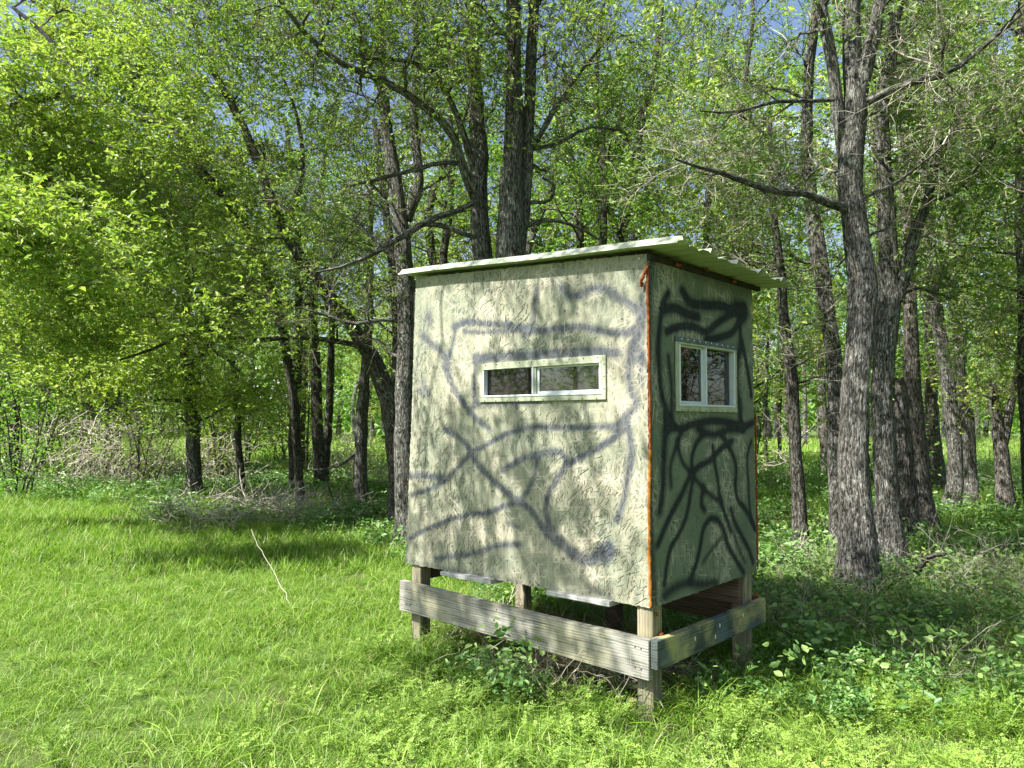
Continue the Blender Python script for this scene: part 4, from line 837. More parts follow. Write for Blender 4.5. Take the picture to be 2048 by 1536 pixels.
# the tree outside the left edge whose long limbs sweep into the view
LT = (np.array([[-9.6, 8.2, -.2], [-9.4, 8.3, 1.5], [-9.3, 8.5, 3.5], [-9.0, 8.7, 6], [-8.8, 8.8, 8]]), np.array([.24, .2, .17, .12, .06]))
add_tree('oak_tree', 'oak standing beyond the left edge, its bright limbs hanging into the upper left', [LT], cat([pell(G, 60, 520, 9.0, 1.1, .9, .7, 40), pell(G, 60, 240, 9.2, 1.4, 1.0, .9, 50), pell(G, 130, 400, 10, .9, .9, .6, 20), pell(G, 60, 690, 9.6, .9, .8, .35, 18), ell(G, (-5.0, 7.1, 3.3), (1.3, .8, .45), 34)]),
         M_BARK_B, M_LEAF_Y, seed=49, flat=.4, bare=.08, leaf=.068, R=.65, nleaf=9, droop=.1,
         limbs=[(np.array([[-9.3, 8.5, 3.2], [-8.2, 8.9, 4.4], *[at(x, y, 9.3) for x, y in ((-140, 300), (0, 219), (123, 191))]]), np.array([.09, .07, .05, .035, .03]))])
A2 = S_([(375, 300, 20), (369, 273, 20), (330, 250, 18), (253, 219, 17), (202, 198, 14), (154, 150, 11), (92, 68, 9), (20, 5, 7)], 10.6)
A2 = (np.concatenate([np.array([at(600, 1010, 12.4), at(590, 800, 12.0), at(540, 560, 11.5), at(460, 400, 11)]), A2[0]]), np.concatenate([[.07, .07, .07, .075], A2[1]]))
add_tree('oak_tree', 'long diagonal trunk sweeping up to the top left corner among yellow-green leaves', [A2], cat([pell(G, 150, 90, 11.8, 1.5, 1.0, .8, 42), pell(G, 280, 160, 11.8, 1.3, .9, .8, 32), pell(G, 90, 260, 11.6, 1.2, .8, .6, 28), pell(G, 250, 360, 11.8, 1.2, .9, .7, 30)]), M_BARK_B, M_LEAF_Y, lw, seed=50, flat=.4, bare=.12, leaf=.066, R=.65, nleaf=8,
         limbs=[S_([(202, 202, 12), (160, 194, 11), (123, 191, 10), (60, 212, 7), (0, 222, 5), (-60, 235, 3)], 10.6), S_([(300, 300, 10), (240, 300, 9), (170, 280, 8), (110, 290, 6), (40, 292, 4), (-30, 295, 3)], 10.6)])

# --- the overhanging oak: stands right of the camera, its limbs pass above the view and shade the ground on the right
OV = (np.array([[5.6, 1.2, -.3], [5.5, 1.3, 2], [5.2, 1.6, 4], [4.2, 1.8, 5.4], [2.6, 2.2, 6.3], [.8, 2.7, 6.8], [-1.2, 3.0, 6.9]]), np.array([.26, .22, .18, .14, .11, .08, .04]))
ovc = cat([ell(G, (-1.0, 2.95, 6.1), (1.9, 1.25, .6), 84), ell(G, (.6, 4.6, 6.5), (1.9, 1.6, .8), 60)])
ov = add_tree('oak_tree', 'oak beyond the right edge whose limbs reach over the clearing above the blind', [OV], ovc, M_BARK, M_LEAF_D, seed=60, bare=.3, leaf=.05, R=.65, nleaf=7)
gd = np.random.default_rng(61); Pl, Rl = smooth_path(np.array([[-1.2, 3.0, 6.9], [-1.6, 3.4, 6.2], [-2.2, 3.7, 5.4], [-3.0, 3.6, 4.8], [-3.8, 3.3, 4.5]]), np.array([.02, .014, .011, .010, .008]), 16); Pl = Pl + gd.normal(0, .03, Pl.shape)
ovb = np.array(ov.location)
obj('limb', trunk_mesh('limb', Pl - ovb, Rl, M_BARK, 9, gd, False), ov)
fol(ov, [(Pl - ovb, Rl)], ell(gd, (-2.5, 3.25, 4.6), (1.4, .95, .3), 44) - ovb, M_BARK, M_LEAF_D, M_TWIG, gd, R=1.0, nsub=4, ntw=2, nleaf=20, leaf=.048, bare=.1, spread=True, twr=.005, dirb=(-.68, -.73, -.05))

# --- background wood: six kinds, copied about
def generic(seed, leafm, bark, h=9.5, crown=(1.9, 1.9, 3.0), n=34, leaf=.11, bare=.12, low=2.0):
    g = np.random.default_rng(seed)
    P = np.array([[0, 0, -.3], [g.normal(0, .1), g.normal(0, .1), h * .25], [g.normal(0, .3), g.normal(0, .3), h * .5], [g.normal(0, .5), g.normal(0, .5), h * .75], [g.normal(0, .6), g.normal(0, .6), h * .97]])
    r = g.uniform(.07, .115); R = np.array([r * 1.15, r, r * .8, r * .5, r * .15])
    c = ell(g, (0, 0, h * .62), crown, n); c = c[c[:, 2] > low]
    c = cat([c, ell(g, (0, 0, low + .6), (1.5, 1.5, .6), 5)])
    return [(P, R)], c, dict(bark=bark, leafm=leafm, seed=seed, bare=bare, leaf=leaf, R=1.0, nsub=6, ntw=4, nleaf=7, twr=.005)
protos = []
kinds = [('bushy background tree with yellow-green leaves', M_LEAF_Y), ('background tree with mid-green leaves', M_LEAF_G), ('background tree with thin olive foliage', M_LEAF_D)]
def leafy(seed, **kw):
    st, c, k = generic(seed, **kw); return st, c, k
defs = [dict(seed=101, leafm=M_LEAF_Y, bark=M_BARK_B), dict(seed=102, leafm=M_LEAF_G, bark=M_BARK), dict(seed=103, leafm=M_LEAF_G, bark=M_BARK_B, h=11, crown=(1.7, 1.7, 3.8)),
        dict(seed=104, leafm=M_LEAF_Y, bark=M_BARK, h=8, crown=(2.3, 2.3, 2.6), low=1.4), dict(seed=105, leafm=M_LEAF_D, bark=M_BARK_B, h=10.5, bare=.4), dict(seed=106, leafm=M_LEAF_G, bark=M_BARK_P, h=12, crown=(2.0, 2.0, 3.6), n=26)]
def copy_tree(t, loc, rz, sc, label, group):
    c = t.copy(); COL.objects.link(c); c.location = loc; c.rotation_euler = (0, 0, rz); c.scale = (sc, sc, sc * (1 + .1 * math.sin(rz * 7))); c['label'] = label; c['group'] = group
    for ch in t.children:
        d = ch.copy(); COL.objects.link(d); d.parent = c
    return c
# (x, depth) places, spread so that the wood thins towards the clearing behind the right trunks
BG = []
g = np.random.default_rng(77)
def far_enough(x, y, dmin): return all((x - a) ** 2 + (y - b) ** 2 > dmin ** 2 for a, b, *_ in BG)
tries = 0
while len(BG) < 72 and tries < 4000:
    tries += 1
    y = (16 + 8.5 * g.random()) if g.random() < .5 else (43 + 14 * g.random()); x = g.uniform(-.82, .82) * y
    px = 1024 + x / y * FPX
    if (1490 < px < 1720 or 1950 < px < 2048 or 820 > px > 640 or 60 < px < 130) and y < 36: continue
    if px < 820 and y < 36 and g.random() < .45: continue
    if not far_enough(x, y, 1.9 + y * .045): continue
    BG.append((x, y))
for p in ((-9.6, 22.5), (-14.6, 21), (.4, 12.6), (1.9, 14.2), (4.3, 13.8), (7.2, 14.6), (9.6, 12.6), (-18.5, 19.5), (-1.2, 14.6), (9.5, 8.0), (11, 5), (8.6, 10.2), (12, 10)): BG.append(p)
first = {}
for i, (x, y) in enumerate(BG):
    k = int(g.integers(0, 6))
    px = 1024 + x / y * FPX
    zone = 'far left of the photo' if px < 450 else ('behind the left trunks' if px < 820 else ('behind the blind' if px < 1500 else 'behind the right trunks'))
    look = ['bushy yellow-green tree', 'mid-green tree with a grey trunk', 'tall narrow green tree', 'low broad yellow-green tree', 'sparse olive tree', 'tall pale-barked green tree'][k]
    dist = 'in the near row' if y < 20 else ('in the middle distance' if y < 32 else 'deep in the wood')
    lab, grp = f'{look} {dist}, {zone}', f'background trees {dist}, {zone}: {look}'
    if k not in first:
        st, c, kw = generic(**defs[k]); t = add_tree('background_tree', lab, st, c, kw.pop('bark'), kw.pop('leafm'), grp, **kw); first[k] = t
        t.location = (x, y, float(hgt(x, y))); t.rotation_euler = (0, 0, g.uniform(0, 6.28)); s = g.uniform(.85, 1.15); t.scale = (s, s, s)
    else: copy_tree(first[k], (x, y, float(hgt(x, y))), g.uniform(0, 6.28), g.uniform(.8, 1.2), lab, grp)
# shade trees outside the frame on the left and behind, which the panes reflect
for x, y in ((-27, 6), (-26, 0), (-24, -7), (8, -3), (12, 0), (-27, 13), (13, 3), (4, -14), (-6, -22), (-16, -18), (9.2, 5.2), (7.6, 4.6), (10.5, 6.8)):
    k = int(g.integers(0, 6)); copy_tree(first[k], (x, y, 0), g.uniform(0, 6.28), g.uniform(.85, 1.1), 'tree of the surrounding wood outside the picture, reflected in the panes', 'trees around the clearing outside the picture')

for x, y in ((-13, 3.2), (-13.4, 5.4), (-12.4, .8), (-14.5, -1.5)):
    copy_tree(first[3], (x, y, 0), g.uniform(0, 6.28), .55, 'small leafy tree outside the picture on the left, reflected in the front panes', 'small trees outside the picture on the left')
# far wood as one mass
def far_wood():
    g = np.random.default_rng(5); n = 38000
    y = 56 + 30 * g.random(n) ; x = g.uniform(-1.0, 1.0, n) * y
    top = 9 + 3 * np.sin(x * .21) + 2 * np.sin(x * .53 + 1)
    z = g.random(n) ** .85 * top + .4
    V, F, r = leaves_at(np.stack([x, y, z], 1), .4, .62, g, 0, .8)
    o = obj('far_woodland', mesh_np('far_woodland', V, F, M_LEAF_G, rnd=r), None, 'hazy mass of green woodland closing the view behind the trunks', 'woodland', None, 'stuff')
    # trunks in it
    m = 150; xx = g.uniform(-1, 1, m) * 62; yy = g.uniform(52, 62, m); P = np.zeros((m, 4, 3)); P[:, :, 0] = xx[:, None] + g.normal(0, .3, (m, 4)); P[:, :, 1] = yy[:, None]; P[:, :, 2] = np.array([-.2, 3, 6, 9])
    obj('far_trunks', tube_mesh('far_trunks', [(P, np.tile(np.array([[.22, .18, .13, .06]]), (m, 1)), 6)], M_BARK_B), None, 'far trunks at the foot of the woodland mass', 'woodland', None, 'stuff')
far_wood()
# ------------------------------------------------------------------ ground vegetation (stuff), scattered by geometry nodes
def scatter(name, label, cat_, pts, rot, scl, variants):
    src = []
    for v in variants:
        o = bpy.data.objects.new(v.name, v); src.append(o)
    me = mesh_np(name, pts, [], None, attrs={'rot': np.asarray(rot, float), 'scl': np.asarray(scl, float)})
    for v in variants: 
        for m_ in v.materials: me.materials.append(m_)
    o = obj(name, me, None, label, cat_, None, 'stuff')
    ng = bpy.data.node_groups.new(name, 'GeometryNodeTree')
    ng.interface.new_socket('Geometry', in_out='INPUT', socket_type='NodeSocketGeometry'); ng.interface.new_socket('Geometry', in_out='OUTPUT', socket_type='NodeSocketGeometry')
    gi = ng.nodes.new('NodeGroupInput'); go = ng.nodes.new('NodeGroupOutput')
    j = ng.nodes.new('GeometryNodeJoinGeometry')
    for s in reversed(src):
        oi = ng.nodes.new('GeometryNodeObjectInfo'); oi.inputs['Object'].default_value = s; oi.inputs['As Instance'].default_value = True
        ng.links.new(oi.outputs['Geometry'], j.inputs[0])
    ip = ng.nodes.new('GeometryNodeInstanceOnPoints'); ip.inputs['Pick Instance'].default_value = True
    ar = ng.nodes.new('GeometryNodeInputNamedAttribute'); ar.data_type = 'FLOAT_VECTOR'; ar.inputs['Name'].default_value = 'rot'
    asx = ng.nodes.new('GeometryNodeInputNamedAttribute'); asx.data_type = 'FLOAT'; asx.inputs['Name'].default_value = 'scl'
    ng.links.new(gi.outputs[0], ip.inputs['Points']); ng.links.new(j.outputs[0], ip.inputs['Instance'])
    ng.links.new(ar.outputs[0], ip.inputs['Rotation']); ng.links.new(asx.outputs[0], ip.inputs['Scale']); ng.links.new(ip.outputs[0], go.inputs[0])
    md = o.modifiers.new('scatter', 'NODES'); md.node_group = ng
    return o
def blades(name, n, rad, h0, h1, w, lean, m, g, bend=.5, bias=0.0, segs=3, flat=0.0):
    """tuft of n arching blades; each blade segs quads narrowing to a tip"""
    a = g.uniform(0, 2 * np.pi, n); r = rad * np.sqrt(g.random(n)); b = np.stack([r * np.cos(a), r * np.sin(a), np.full(n, -.01)], 1)
    az = g.uniform(0, 2 * np.pi, n) ; d = unit(np.stack([np.cos(az) * lean, np.sin(az) * lean, np.ones(n)], 1) + g.normal(0, .12, (n, 3)) + np.array([.10, -.04, 0]))
    h = g.uniform(h0, h1, n); side = unit(np.stack([-np.sin(az), np.cos(az), g.normal(0, .3, n)], 1)); P = [b]; dd = d
    for i in range(segs):
        dd = unit(dd + np.stack([np.cos(az), np.sin(az), -np.full(n, 1.1)], 1) * (bend * g.uniform(.1, 1.0, (n, 1)) * (i + 1) / segs)); P.append(P[-1] + dd * (h / segs)[:, None])
    ww = w * g.uniform(.6, 1.3, n)[:, None]; V = []
    for i in range(segs): k = (1 - (i / segs) ** 1.6 * .75); V += [P[i] - side * ww * k * .5, P[i] + side * ww * k * .5]
    V.append(P[segs]); V = np.stack(V, 1); nv = V.shape[1]; o = np.arange(n)[:, None] * nv
    F4 = np.concatenate([o + np.array([[2 * i, 2 * i + 1, 2 * i + 3, 2 * i + 2]]) for i in range(segs - 1)]) ; F3 = o + np.array([[2 * segs - 2, 2 * segs - 1, 2 * segs]])
    return mesh_np(name, V.reshape(-1, 3), [F4, F3], m, rnd=np.repeat(np.clip(g.normal(.5 + bias, .3, n), 0, 1), nv))
def herb(name, nst, h, spread, leaflet, m, g, pairs=5, bias=0.0):
    """feathery herb: stems with pinnate fronds of small leaflets"""
    C = []; D = []; SPs = []
    for s in range(nst):
        az = g.uniform(0, 6.28); tilt = g.uniform(.15, .9); d = np.array([math.cos(az) * tilt, math.sin(az) * tilt, 1.0]); d /= np.linalg.norm(d)
        hh = h * g.uniform(.55, 1.1); b = np.array([math.cos(az), math.sin(az), 0]) * spread * .25 * g.random()
        for f in range(3):
            st = b + d * hh * (.55 + .2 * f); fa = az + g.uniform(-1.4, 1.4); fd = unit(np.array([math.cos(fa), math.sin(fa), .35])); fl = spread * g.uniform(.5, 1)
            sd_ = np.array([-math.sin(fa), math.cos(fa), 0])
            for p in range(pairs):
                u = (p + .6) / pairs; c = st + fd * fl * u + np.array([0, 0, -.25 * fl * u * u]); w = leaflet * (1.15 - .6 * u)
                for sg in (-1, 1):
                    C.append((c, unit(sd_ * sg + fd * .6 + g.normal(0, .15, 3)), fd, w * g.uniform(.8, 1.2)))
            C.append((st + fd * fl, fd, sd_, leaflet))
        SPs.append(np.stack([b, b + d * hh * .5 + g.normal(0, .004, 3), b + d * hh]))
    V = []
    for c, d, f, w in C: V += [c, c + d * w * .55 + f * w * .38, c + d * w * 1.15, c + d * w * .5 - f * w * .38]
    V = np.array(V); n = len(C); o = np.arange(n)[:, None] * 4; F = o + np.array([[0, 1, 2, 3]])
    tV, tF, _, _ = tubes(np.array(SPs), np.full((nst, 3), .0012), 3)
    rn = np.repeat(np.clip(g.normal(.55 + bias, .2, n), 0, 1), 4)
    return mesh_np(name, np.concatenate([V, tV]), [F, tF + len(V)], m, rnd=np.concatenate([rn, np.full(len(tV), .35)]))
def broadleaf(name, n, h, rad, size, m, g, bias=0.0):
    a = g.uniform(0, 6.28, n); r = rad * np.sqrt(g.random(n)); C = np.stack([r * np.cos(a), r * np.sin(a), h * g.random(n) ** .7], 1)
    d = unit(g.normal(0, 1, (n, 3)) * [1, 1, .4]); nn = unit(g.normal(0, 1, (n, 3)) + [0, 0, 1.4]); s = unit(np.cross(d, nn)); nn = np.cross(s, d)
    l = (size * g.uniform(.5, 1.4, n))[:, None]; V = np.stack([C] + [C + d * l * a_ + s * l * b_ + nn * l * c_ for a_, b_, c_ in ((.25, .24, .07), (.62, .25, .07), (1, 0, -.06), (.62, -.25, .07), (.25, -.24, .07))], 1).reshape(-1, 3)
    i = np.arange(n)[:, None] * 6; F = np.concatenate([i + np.array([[0, 1, 2, 3]]), i + np.array([[0, 3, 4, 5]])])
    return mesh_np(name, V, F, m, rnd=np.repeat(np.clip(g.normal(.5 + bias, .22, n), 0, 1), 6))
def tangle(name, n, rad, h, ln, r, m, g, k=3, flat=.5):
    a = g.uniform(0, 6.28, n); rr = rad * np.sqrt(g.random(n)); s = np.stack([rr * np.cos(a), rr * np.sin(a), h * g.random(n) ** 1.5], 1)
    d = unit(g.normal(0, 1, (n, 3)) * np.array([1, 1, flat]) + np.array([0, 0, flat * .6])); P = grow(s, d, ln * g.uniform(.4, 1.2, n), 5, .25, 0, g)
    i = np.repeat(np.arange(n), 2); P2 = grow(P[i, g.integers(1, 4, len(i))], unit(P[i, -1] - P[i, 0] + g.normal(0, .8, (len(i), 3)) * ln), ln * .4 * g.uniform(.4, 1, len(i)), 4, .25, 0, g)
    return tube_mesh(name, [(P, np.linspace(1, .4, 5)[None] * (r * g.uniform(.5, 1.3, n))[:, None], k), (P2, np.full((len(i), 4), r * .45), 3)], m, smooth=False, g=g)

g = np.random.default_rng(123)
def pts_in(y0, y1, dens, margin=.74):
    n = int(dens * margin * (y1 ** 2 - y0 ** 2)); y = np.sqrt(g.uniform(y0 ** 2, y1 ** 2, n)); x = g.uniform(-margin, margin, n) * y
    return x, y
def lowfreq(x, y, s=1.0, p=0.0):
    return (np.sin(x * 1.9 * s + p) + np.sin(y * 2.3 * s + 1.3 + p) + np.sin((x + y) * 1.1 * s + 2 * p) + np.sin((x * 1.3 - y) * 3.1 * s + p)) / 4
def in_blind(x, y, pad=0.0):
    u = (x - ORG[0]) * E1[0] + (y - ORG[1]) * E1[1]; v = (x - ORG[0]) * E2[0] + (y - ORG[1]) * E2[1]
    return (u > -pad) & (u < W + pad) & (v > -pad) & (v < D + pad)
def edge_y(x):   # where the meadow meets the wood
    return np.interp(x, [-14, -9, -6, -3.8, -2, -1, 0, 1, 3, 8], [14.5, 13.2, 12.3, 10.6, 9.4, 8.0, 6.4, 5.4, 4.9, 4.4])
def lay(x, y, tilt=.12):
    z = hgt(x, y); n = len(x); return np.stack([x, y, z], 1), np.stack([g.normal(0, tilt, n), g.normal(0, tilt, n), g.uniform(0, 6.28, n)], 1)
# meadow grass
gn = [blades('grass_tuft', 52, .075, .045, .14, .0034, .45, M_GRASS, np.random.default_rng(i), .55, segs=3) for i in range(5)] + [blades('grass_tuft', 8, .08, .14, .26, .0042, .6, M_GRASS, np.random.default_rng(20 + i), .8, .15, 4) for i in range(2)]
x, y = pts_in(2.6, 7.5, 190); k = (y < edge_y(x) + .5 * lowfreq(x, y, 1.3)) & ~in_blind(x, y, -.12) ; x, y = x[k], y[k]
inb = in_blind(x, y, .0); keep = ~inb | (g.random(len(x)) < .15); x, y = x[keep], y[keep]
p, r = lay(x, y); scatter('meadow_grass', 'bright sunlit meadow grass in front of the blind', 'grass', p, r, g.uniform(.7, 1.25, len(x)) * (1 + .35 * lowfreq(x, y, .8, 2)), gn)
gf = [blades('grass_tuft', 60, .17, .09, .24, .0075, .45, M_GRASS, np.random.default_rng(40 + i), .5, segs=2) for i in range(4)]
x, y = pts_in(7.3, 15, 34, .80); k = (y < edge_y(x) + .8 * lowfreq(x, y, 1.1)); x, y = x[k], y[k]
p, r = lay(x, y); scatter('meadow_grass', 'bright meadow grass running back to the brush on the left', 'grass', p, r, g.uniform(.7, 1.25, len(x)), gf)
# woodland grass in patches
gw = [blades('grass_tuft', 46, .22, .12, .34, .009, .45, M_GRASS, np.random.default_rng(60 + i), .55, segs=2) for i in range(4)]
x, y = pts_in(6, 26, 20, .80); k = (y > edge_y(x) - .3) & (lowfreq(x, y, .55, 1) + g.normal(0, .25, len(x)) > -.35); x, y = x[k], y[k]
p, r = lay(x, y); scatter('woodland_grass', 'patches of green grass between the trunks', 'grass', p, r, g.uniform(.6, 1.3, len(x)), gw)
gz = [blades('grass_tuft', 60, .8, .3, .6, .03, .4, M_GRASS, np.random.default_rng(70 + i), .4, .2, segs=2) for i in range(3)]
x, y = pts_in(25, 62, 2.4, .85); p, r = lay(x, y); scatter('far_clearing_grass', 'pale sunlit grass of the far clearing behind the trunks', 'grass', p, r, g.uniform(.7, 1.2, len(x)), gz)
# shaded long grass right of and behind the blind
gs = [blades('grass_tuft', 36, .10, .14, .34, .0050, .5, M_GRASS, np.random.default_rng(80 + i), .8, -.1, segs=4) for i in range(4)]
x, y = pts_in(3.3, 8.5, 90); k = (x > .2) & (y > 3.9 - .1 * x + .3 * lowfreq(x, y)) & ~in_blind(x, y, -.15) & (lowfreq(x, y, 1.2, 4) + g.normal(0, .3, len(x)) > -.25); x, y = x[k], y[k]
p, r = lay(x, y); scatter('long_grass', 'long shaded grass in the undergrowth right of the blind', 'grass', p, r, g.uniform(.6, 1.2, len(x)), gs)
# feathery bright herbs across the front
hv = [herb('feathery_herb', 6, .14, .075, .0125, M_HERB, np.random.default_rng(90 + i), 5) for i in range(5)]
x, y = pts_in(2.7, 5.2, 120); dens = np.clip((x + 1.25 + .5 * lowfreq(x, y, 1.4)) / 1.0, 0.02, 1) * np.clip((4.3 - y + .3 * lowfreq(x, y, 2, 3)) / .5, .03, 1); 
k = (g.random(len(x)) < dens) & (~in_blind(x, y, 0.02)) & (np.hypot(x - .70, y - 3.56) > .24); x, y = x[k], y[k]
p, r = lay(x, y); scatter('feathery_herbs', 'low feathery yellow-green herbs across the front of the blind', 'herbs', p, r, g.uniform(.5, 1.1, len(x)) * (1 + .4 * lowfreq(x, y, 2.2, 5)), hv)
hw = [herb('feathery_herb', 7, .20, .10, .018, M_WEED, np.random.default_rng(100 + i), 5) for i in range(3)] + [broadleaf('broad_weed', 46, .20, .13, .034, M_WEED, np.random.default_rng(110 + i)) for i in range(3)] + [broadleaf('broad_weed', 26, .30, .12, .048, M_WEED, np.random.default_rng(116), .2), broadleaf('broad_weed', 34, .34, .15, .045, M_WEED, np.random.default_rng(117), .3)]
x, y = pts_in(3.4, 9, 80); k = (x > -.3) & (y > 3.95 - .05 * x + .25 * lowfreq(x, y, 1.7)) & ~in_blind(x, y, .06); x, y = x[k], y[k]
p, r = lay(x, y); scatter('undergrowth', 'dark green leafy undergrowth in the shade right of the blind', 'undergrowth', p, r, g.uniform(.5, 1.25, len(x)), hw)
hx = [broadleaf('broad_weed', 60, .30, .26, .055, M_WEED, np.random.default_rng(120 + i), .1) for i in range(4)] + [herb('feathery_herb', 8, .3, .16, .035, M_WEED, np.random.default_rng(126), 4, .1)]
x, y = pts_in(7, 24, 14, .8); k = (y > edge_y(x) - .2) & (lowfreq(x, y, .8, 5) + g.normal(0, .3, len(x)) > -.1); x, y = x[k], y[k]
p, r = lay(x, y); scatter('woodland_undergrowth', 'green leafy undergrowth between the trunks of the wood', 'undergrowth', p, r, g.uniform(.5, 1.3, len(x)), hx)
# weeds by the left post
x = g.normal(-.45, .22, 60); y = g.normal(4.72, .12, 60); p, r = lay(x, y); scatter('post_weeds', 'leafy weeds and grass at the foot of the left post', 'weeds', p, r, g.uniform(.7, 1.4, 60), hv[:2] + gs[:2])
# dead straw and twigs
tv = [tangle('dead_straw', 16, .16, .12, .26, .0014, M_STRAW, np.random.default_rng(130 + i)) for i in range(3)] + [blades('straw_tuft', 30, .12, .12, .42, .0035, .7, M_STRAW, np.random.default_rng(135 + i), .7, 0, 3) for i in range(2)]
x, y = pts_in(3.6, 9, 10); k = (x > -.4) & (y > 4.0) & (lowfreq(x, y, 1.5, 7) > -.1) ; x, y = x[k], y[k]
xc = g.normal(2.2, .45, 70); yc = g.normal(5.9, .35, 70); xd = g.normal(3.6, .7, 40); yd = g.normal(5.3, .6, 40); xe = g.uniform(-.2, 1.0, 60); ye = g.uniform(4.1, 5.4, 60)
x = np.concatenate([x, xc, xd, xe]); y = np.concatenate([y, yc, yd, ye]); p, r = lay(x, y, .2); scatter('dead_straw', 'dead straw and thin fallen twigs in the undergrowth', 'dead straw', p, r, g.uniform(.6, 1.5, len(x)), tv)
lv = [broadleaf('fallen_leaves', 26, .02, .2, .05, M_LITTER, np.random.default_rng(140 + i)) for i in range(3)]
x, y = pts_in(3.8, 22, 5); k = (y > edge_y(x) - .4) | in_blind(x, y, .1); x, y = x[k], y[k]; p, r = lay(x, y); scatter('leaf_litter', 'brown fallen leaves on the woodland floor', 'leaf litter', p, r, g.uniform(.6, 1.3, len(x)), lv)

# brush piles and bare shrubs, each its own thing
def brush(label, c, rad, h, n, ln, seed, m=M_TWIG_P, name='brush_pile', leafn=0, cat_='brush pile', r=.004, flat=.55, leafm=None, group=None):
    gg = np.random.default_rng(seed); t = thing(name, label, cat_, (c[0], c[1], float(hgt(c[0], c[1]))), 0, group)
    obj('sticks', tangle('sticks', n, rad, h, ln, r, m, gg, 3, flat), t, kind='stuff')
    if leafn:
        C = ell(gg, (0, 0, h * .6), (rad, rad, h * .6), leafn); C = C[C[:, 2] > 0]; V, F, rr = leaves_at(C, .6, .05, gg, 0); obj('foliage', mesh_np('foliage', V, F, leafm or M_LEAF_Y, rnd=rr), t, kind='stuff')
    return t
GP = lambda px, py: (lambda r: CAMP + r * (-CAMH / r[2]))(ray(px, py))
brush('broad pile of pale dead branches on the grass edge left of the blind', GP(480, 1045), 1.2, .35, 300, .7, 201, r=.0055, m=M_TWIG_B, flat=.3)
brush('low tangle of dead twigs just behind the shaded grass patch', GP(640, 1040), .9, .25, 170, .7, 202, r=.006, flat=.25)
sh = 'bare twiggy bushes along the left wood edge'
for k, (px, py, rad, h, n, lab) in enumerate(((150, 985, 1.1, 1.3, 210, 'bare grey bush with a few green leaves, leftmost at the wood edge'), (270, 975, .9, 1.2, 180, 'dense bare thicket left of the pale trunk'),
        (440, 975, .8, 1.0, 120, 'bare bush between the pale trunk and the thin dark stem'),
        (690, 960, .9, 1.1, 110, 'twiggy bush right of the two close dark trunks'), (760, 985, .7, .9, 80, 'twiggy bush behind the big leaning trunk'))):
    brush(lab, GP(px, py), rad, h * 1.1, int(n * 1.5), .7, 210 + k, m=M_TWIG_B, name='bare_bush', leafn=420, cat_='bush', r=.008, flat=1.0, group=sh)
for k, (px, py, rad, h, n, lab) in enumerate(((1520, 985, .6, .6, 60, 'small twiggy bush between the blind and the slim trunk'), (1960, 985, 1.1, 1.1, 150, 'bare bush behind the right-hand trunks'), (1640, 1180, .35, .3, 50, 'tuft of pale sticks at the foot of the stoutest trunk'),
        (1900, 1200, .5, .35, 60, 'brambly stick tangle right of the stoutest trunk'), (2020, 1230, .5, .45, 60, 'stick tangle at the right edge of the undergrowth'))):
    brush(lab, GP(px, py), rad, h, int(n * 1.8), .5, 230 + k, name='bare_bush', leafn=200, cat_='bush', r=.0024, flat=.8, leafm=M_LEAF_D, group='bare bushes in the right wood')
for k, (x_, y_) in enumerate(((7.0, 4.8), (8.2, 6.2), (6.6, 3.4))):
    brush('tall bare thicket outside the picture on the right, mirrored in the side panes', np.array([x_, y_, 0]), 1.3, 3.4, 420, 1.1, 260 + k, m=M_TWIG, name='bare_bush', leafn=700, cat_='bush', r=.009, flat=1.0, leafm=M_LEAF_D, group='tall bare thickets outside the picture on the right')
def leafy_bush(label, c, rad, h, n, seed, m, size=.045, group=None):
    gg = np.random.default_rng(seed); t = thing('leafy_bush', label, 'bush', (c[0], c[1], float(hgt(c[0], c[1]))), 0, group)
    P = grow(np.zeros((14, 3)) + gg.normal(0, .05, (14, 3)) * [1, 1, 0], gg.normal(0, .5, (14, 3)) * [1, 1, .3] + [0, 0, 1], np.full(14, h * 1.1), 5, .15, 0, gg)
    obj('stems', tube_mesh('stems', [(P, np.tile(np.linspace(.008, .003, 5)[None], (14, 1)), 4)], M_TWIG, smooth=False, g=gg), t, kind='stuff')
    C = ell(gg, (0, 0, h * .55), (rad, rad, h * .5), n); C = C + .06 * np.sin(C[:, ::-1] * 17); V, F, rr = leaves_at(C, .8, size, gg); obj('foliage', mesh_np('foliage', V, F, m, rnd=rr), t, kind='stuff')
for k, (px, py, rad, h, n, m_, lab) in enumerate(((1820, 965, .6, .5, 900, M_WEED, 'rounded green bush at the foot of the trunks right of the clump'), (1660, 960, .7, .6, 1000, M_WEED, 'green bush before the far clearing right of the slim trunk'), (560, 965, .5, .5, 500, M_LEAF_Y, 'yellow-green sprig bush before the two close dark trunks'),
        (760, 1040, .5, .35, 700, M_WEED, 'low green bush at the foot of the big leaning trunk'), (330, 1045, .5, .3, 500, M_WEED, 'low green weeds clump on the meadow edge below the pale trunk'), (200, 985, .6, .4, 600, M_WEED, 'green weeds clump under the leftmost bare bush'))):
    leafy_bush(lab, GP(px, py), rad, h, n, 240 + k, m_)
gs_ = np.random.default_rng(300)
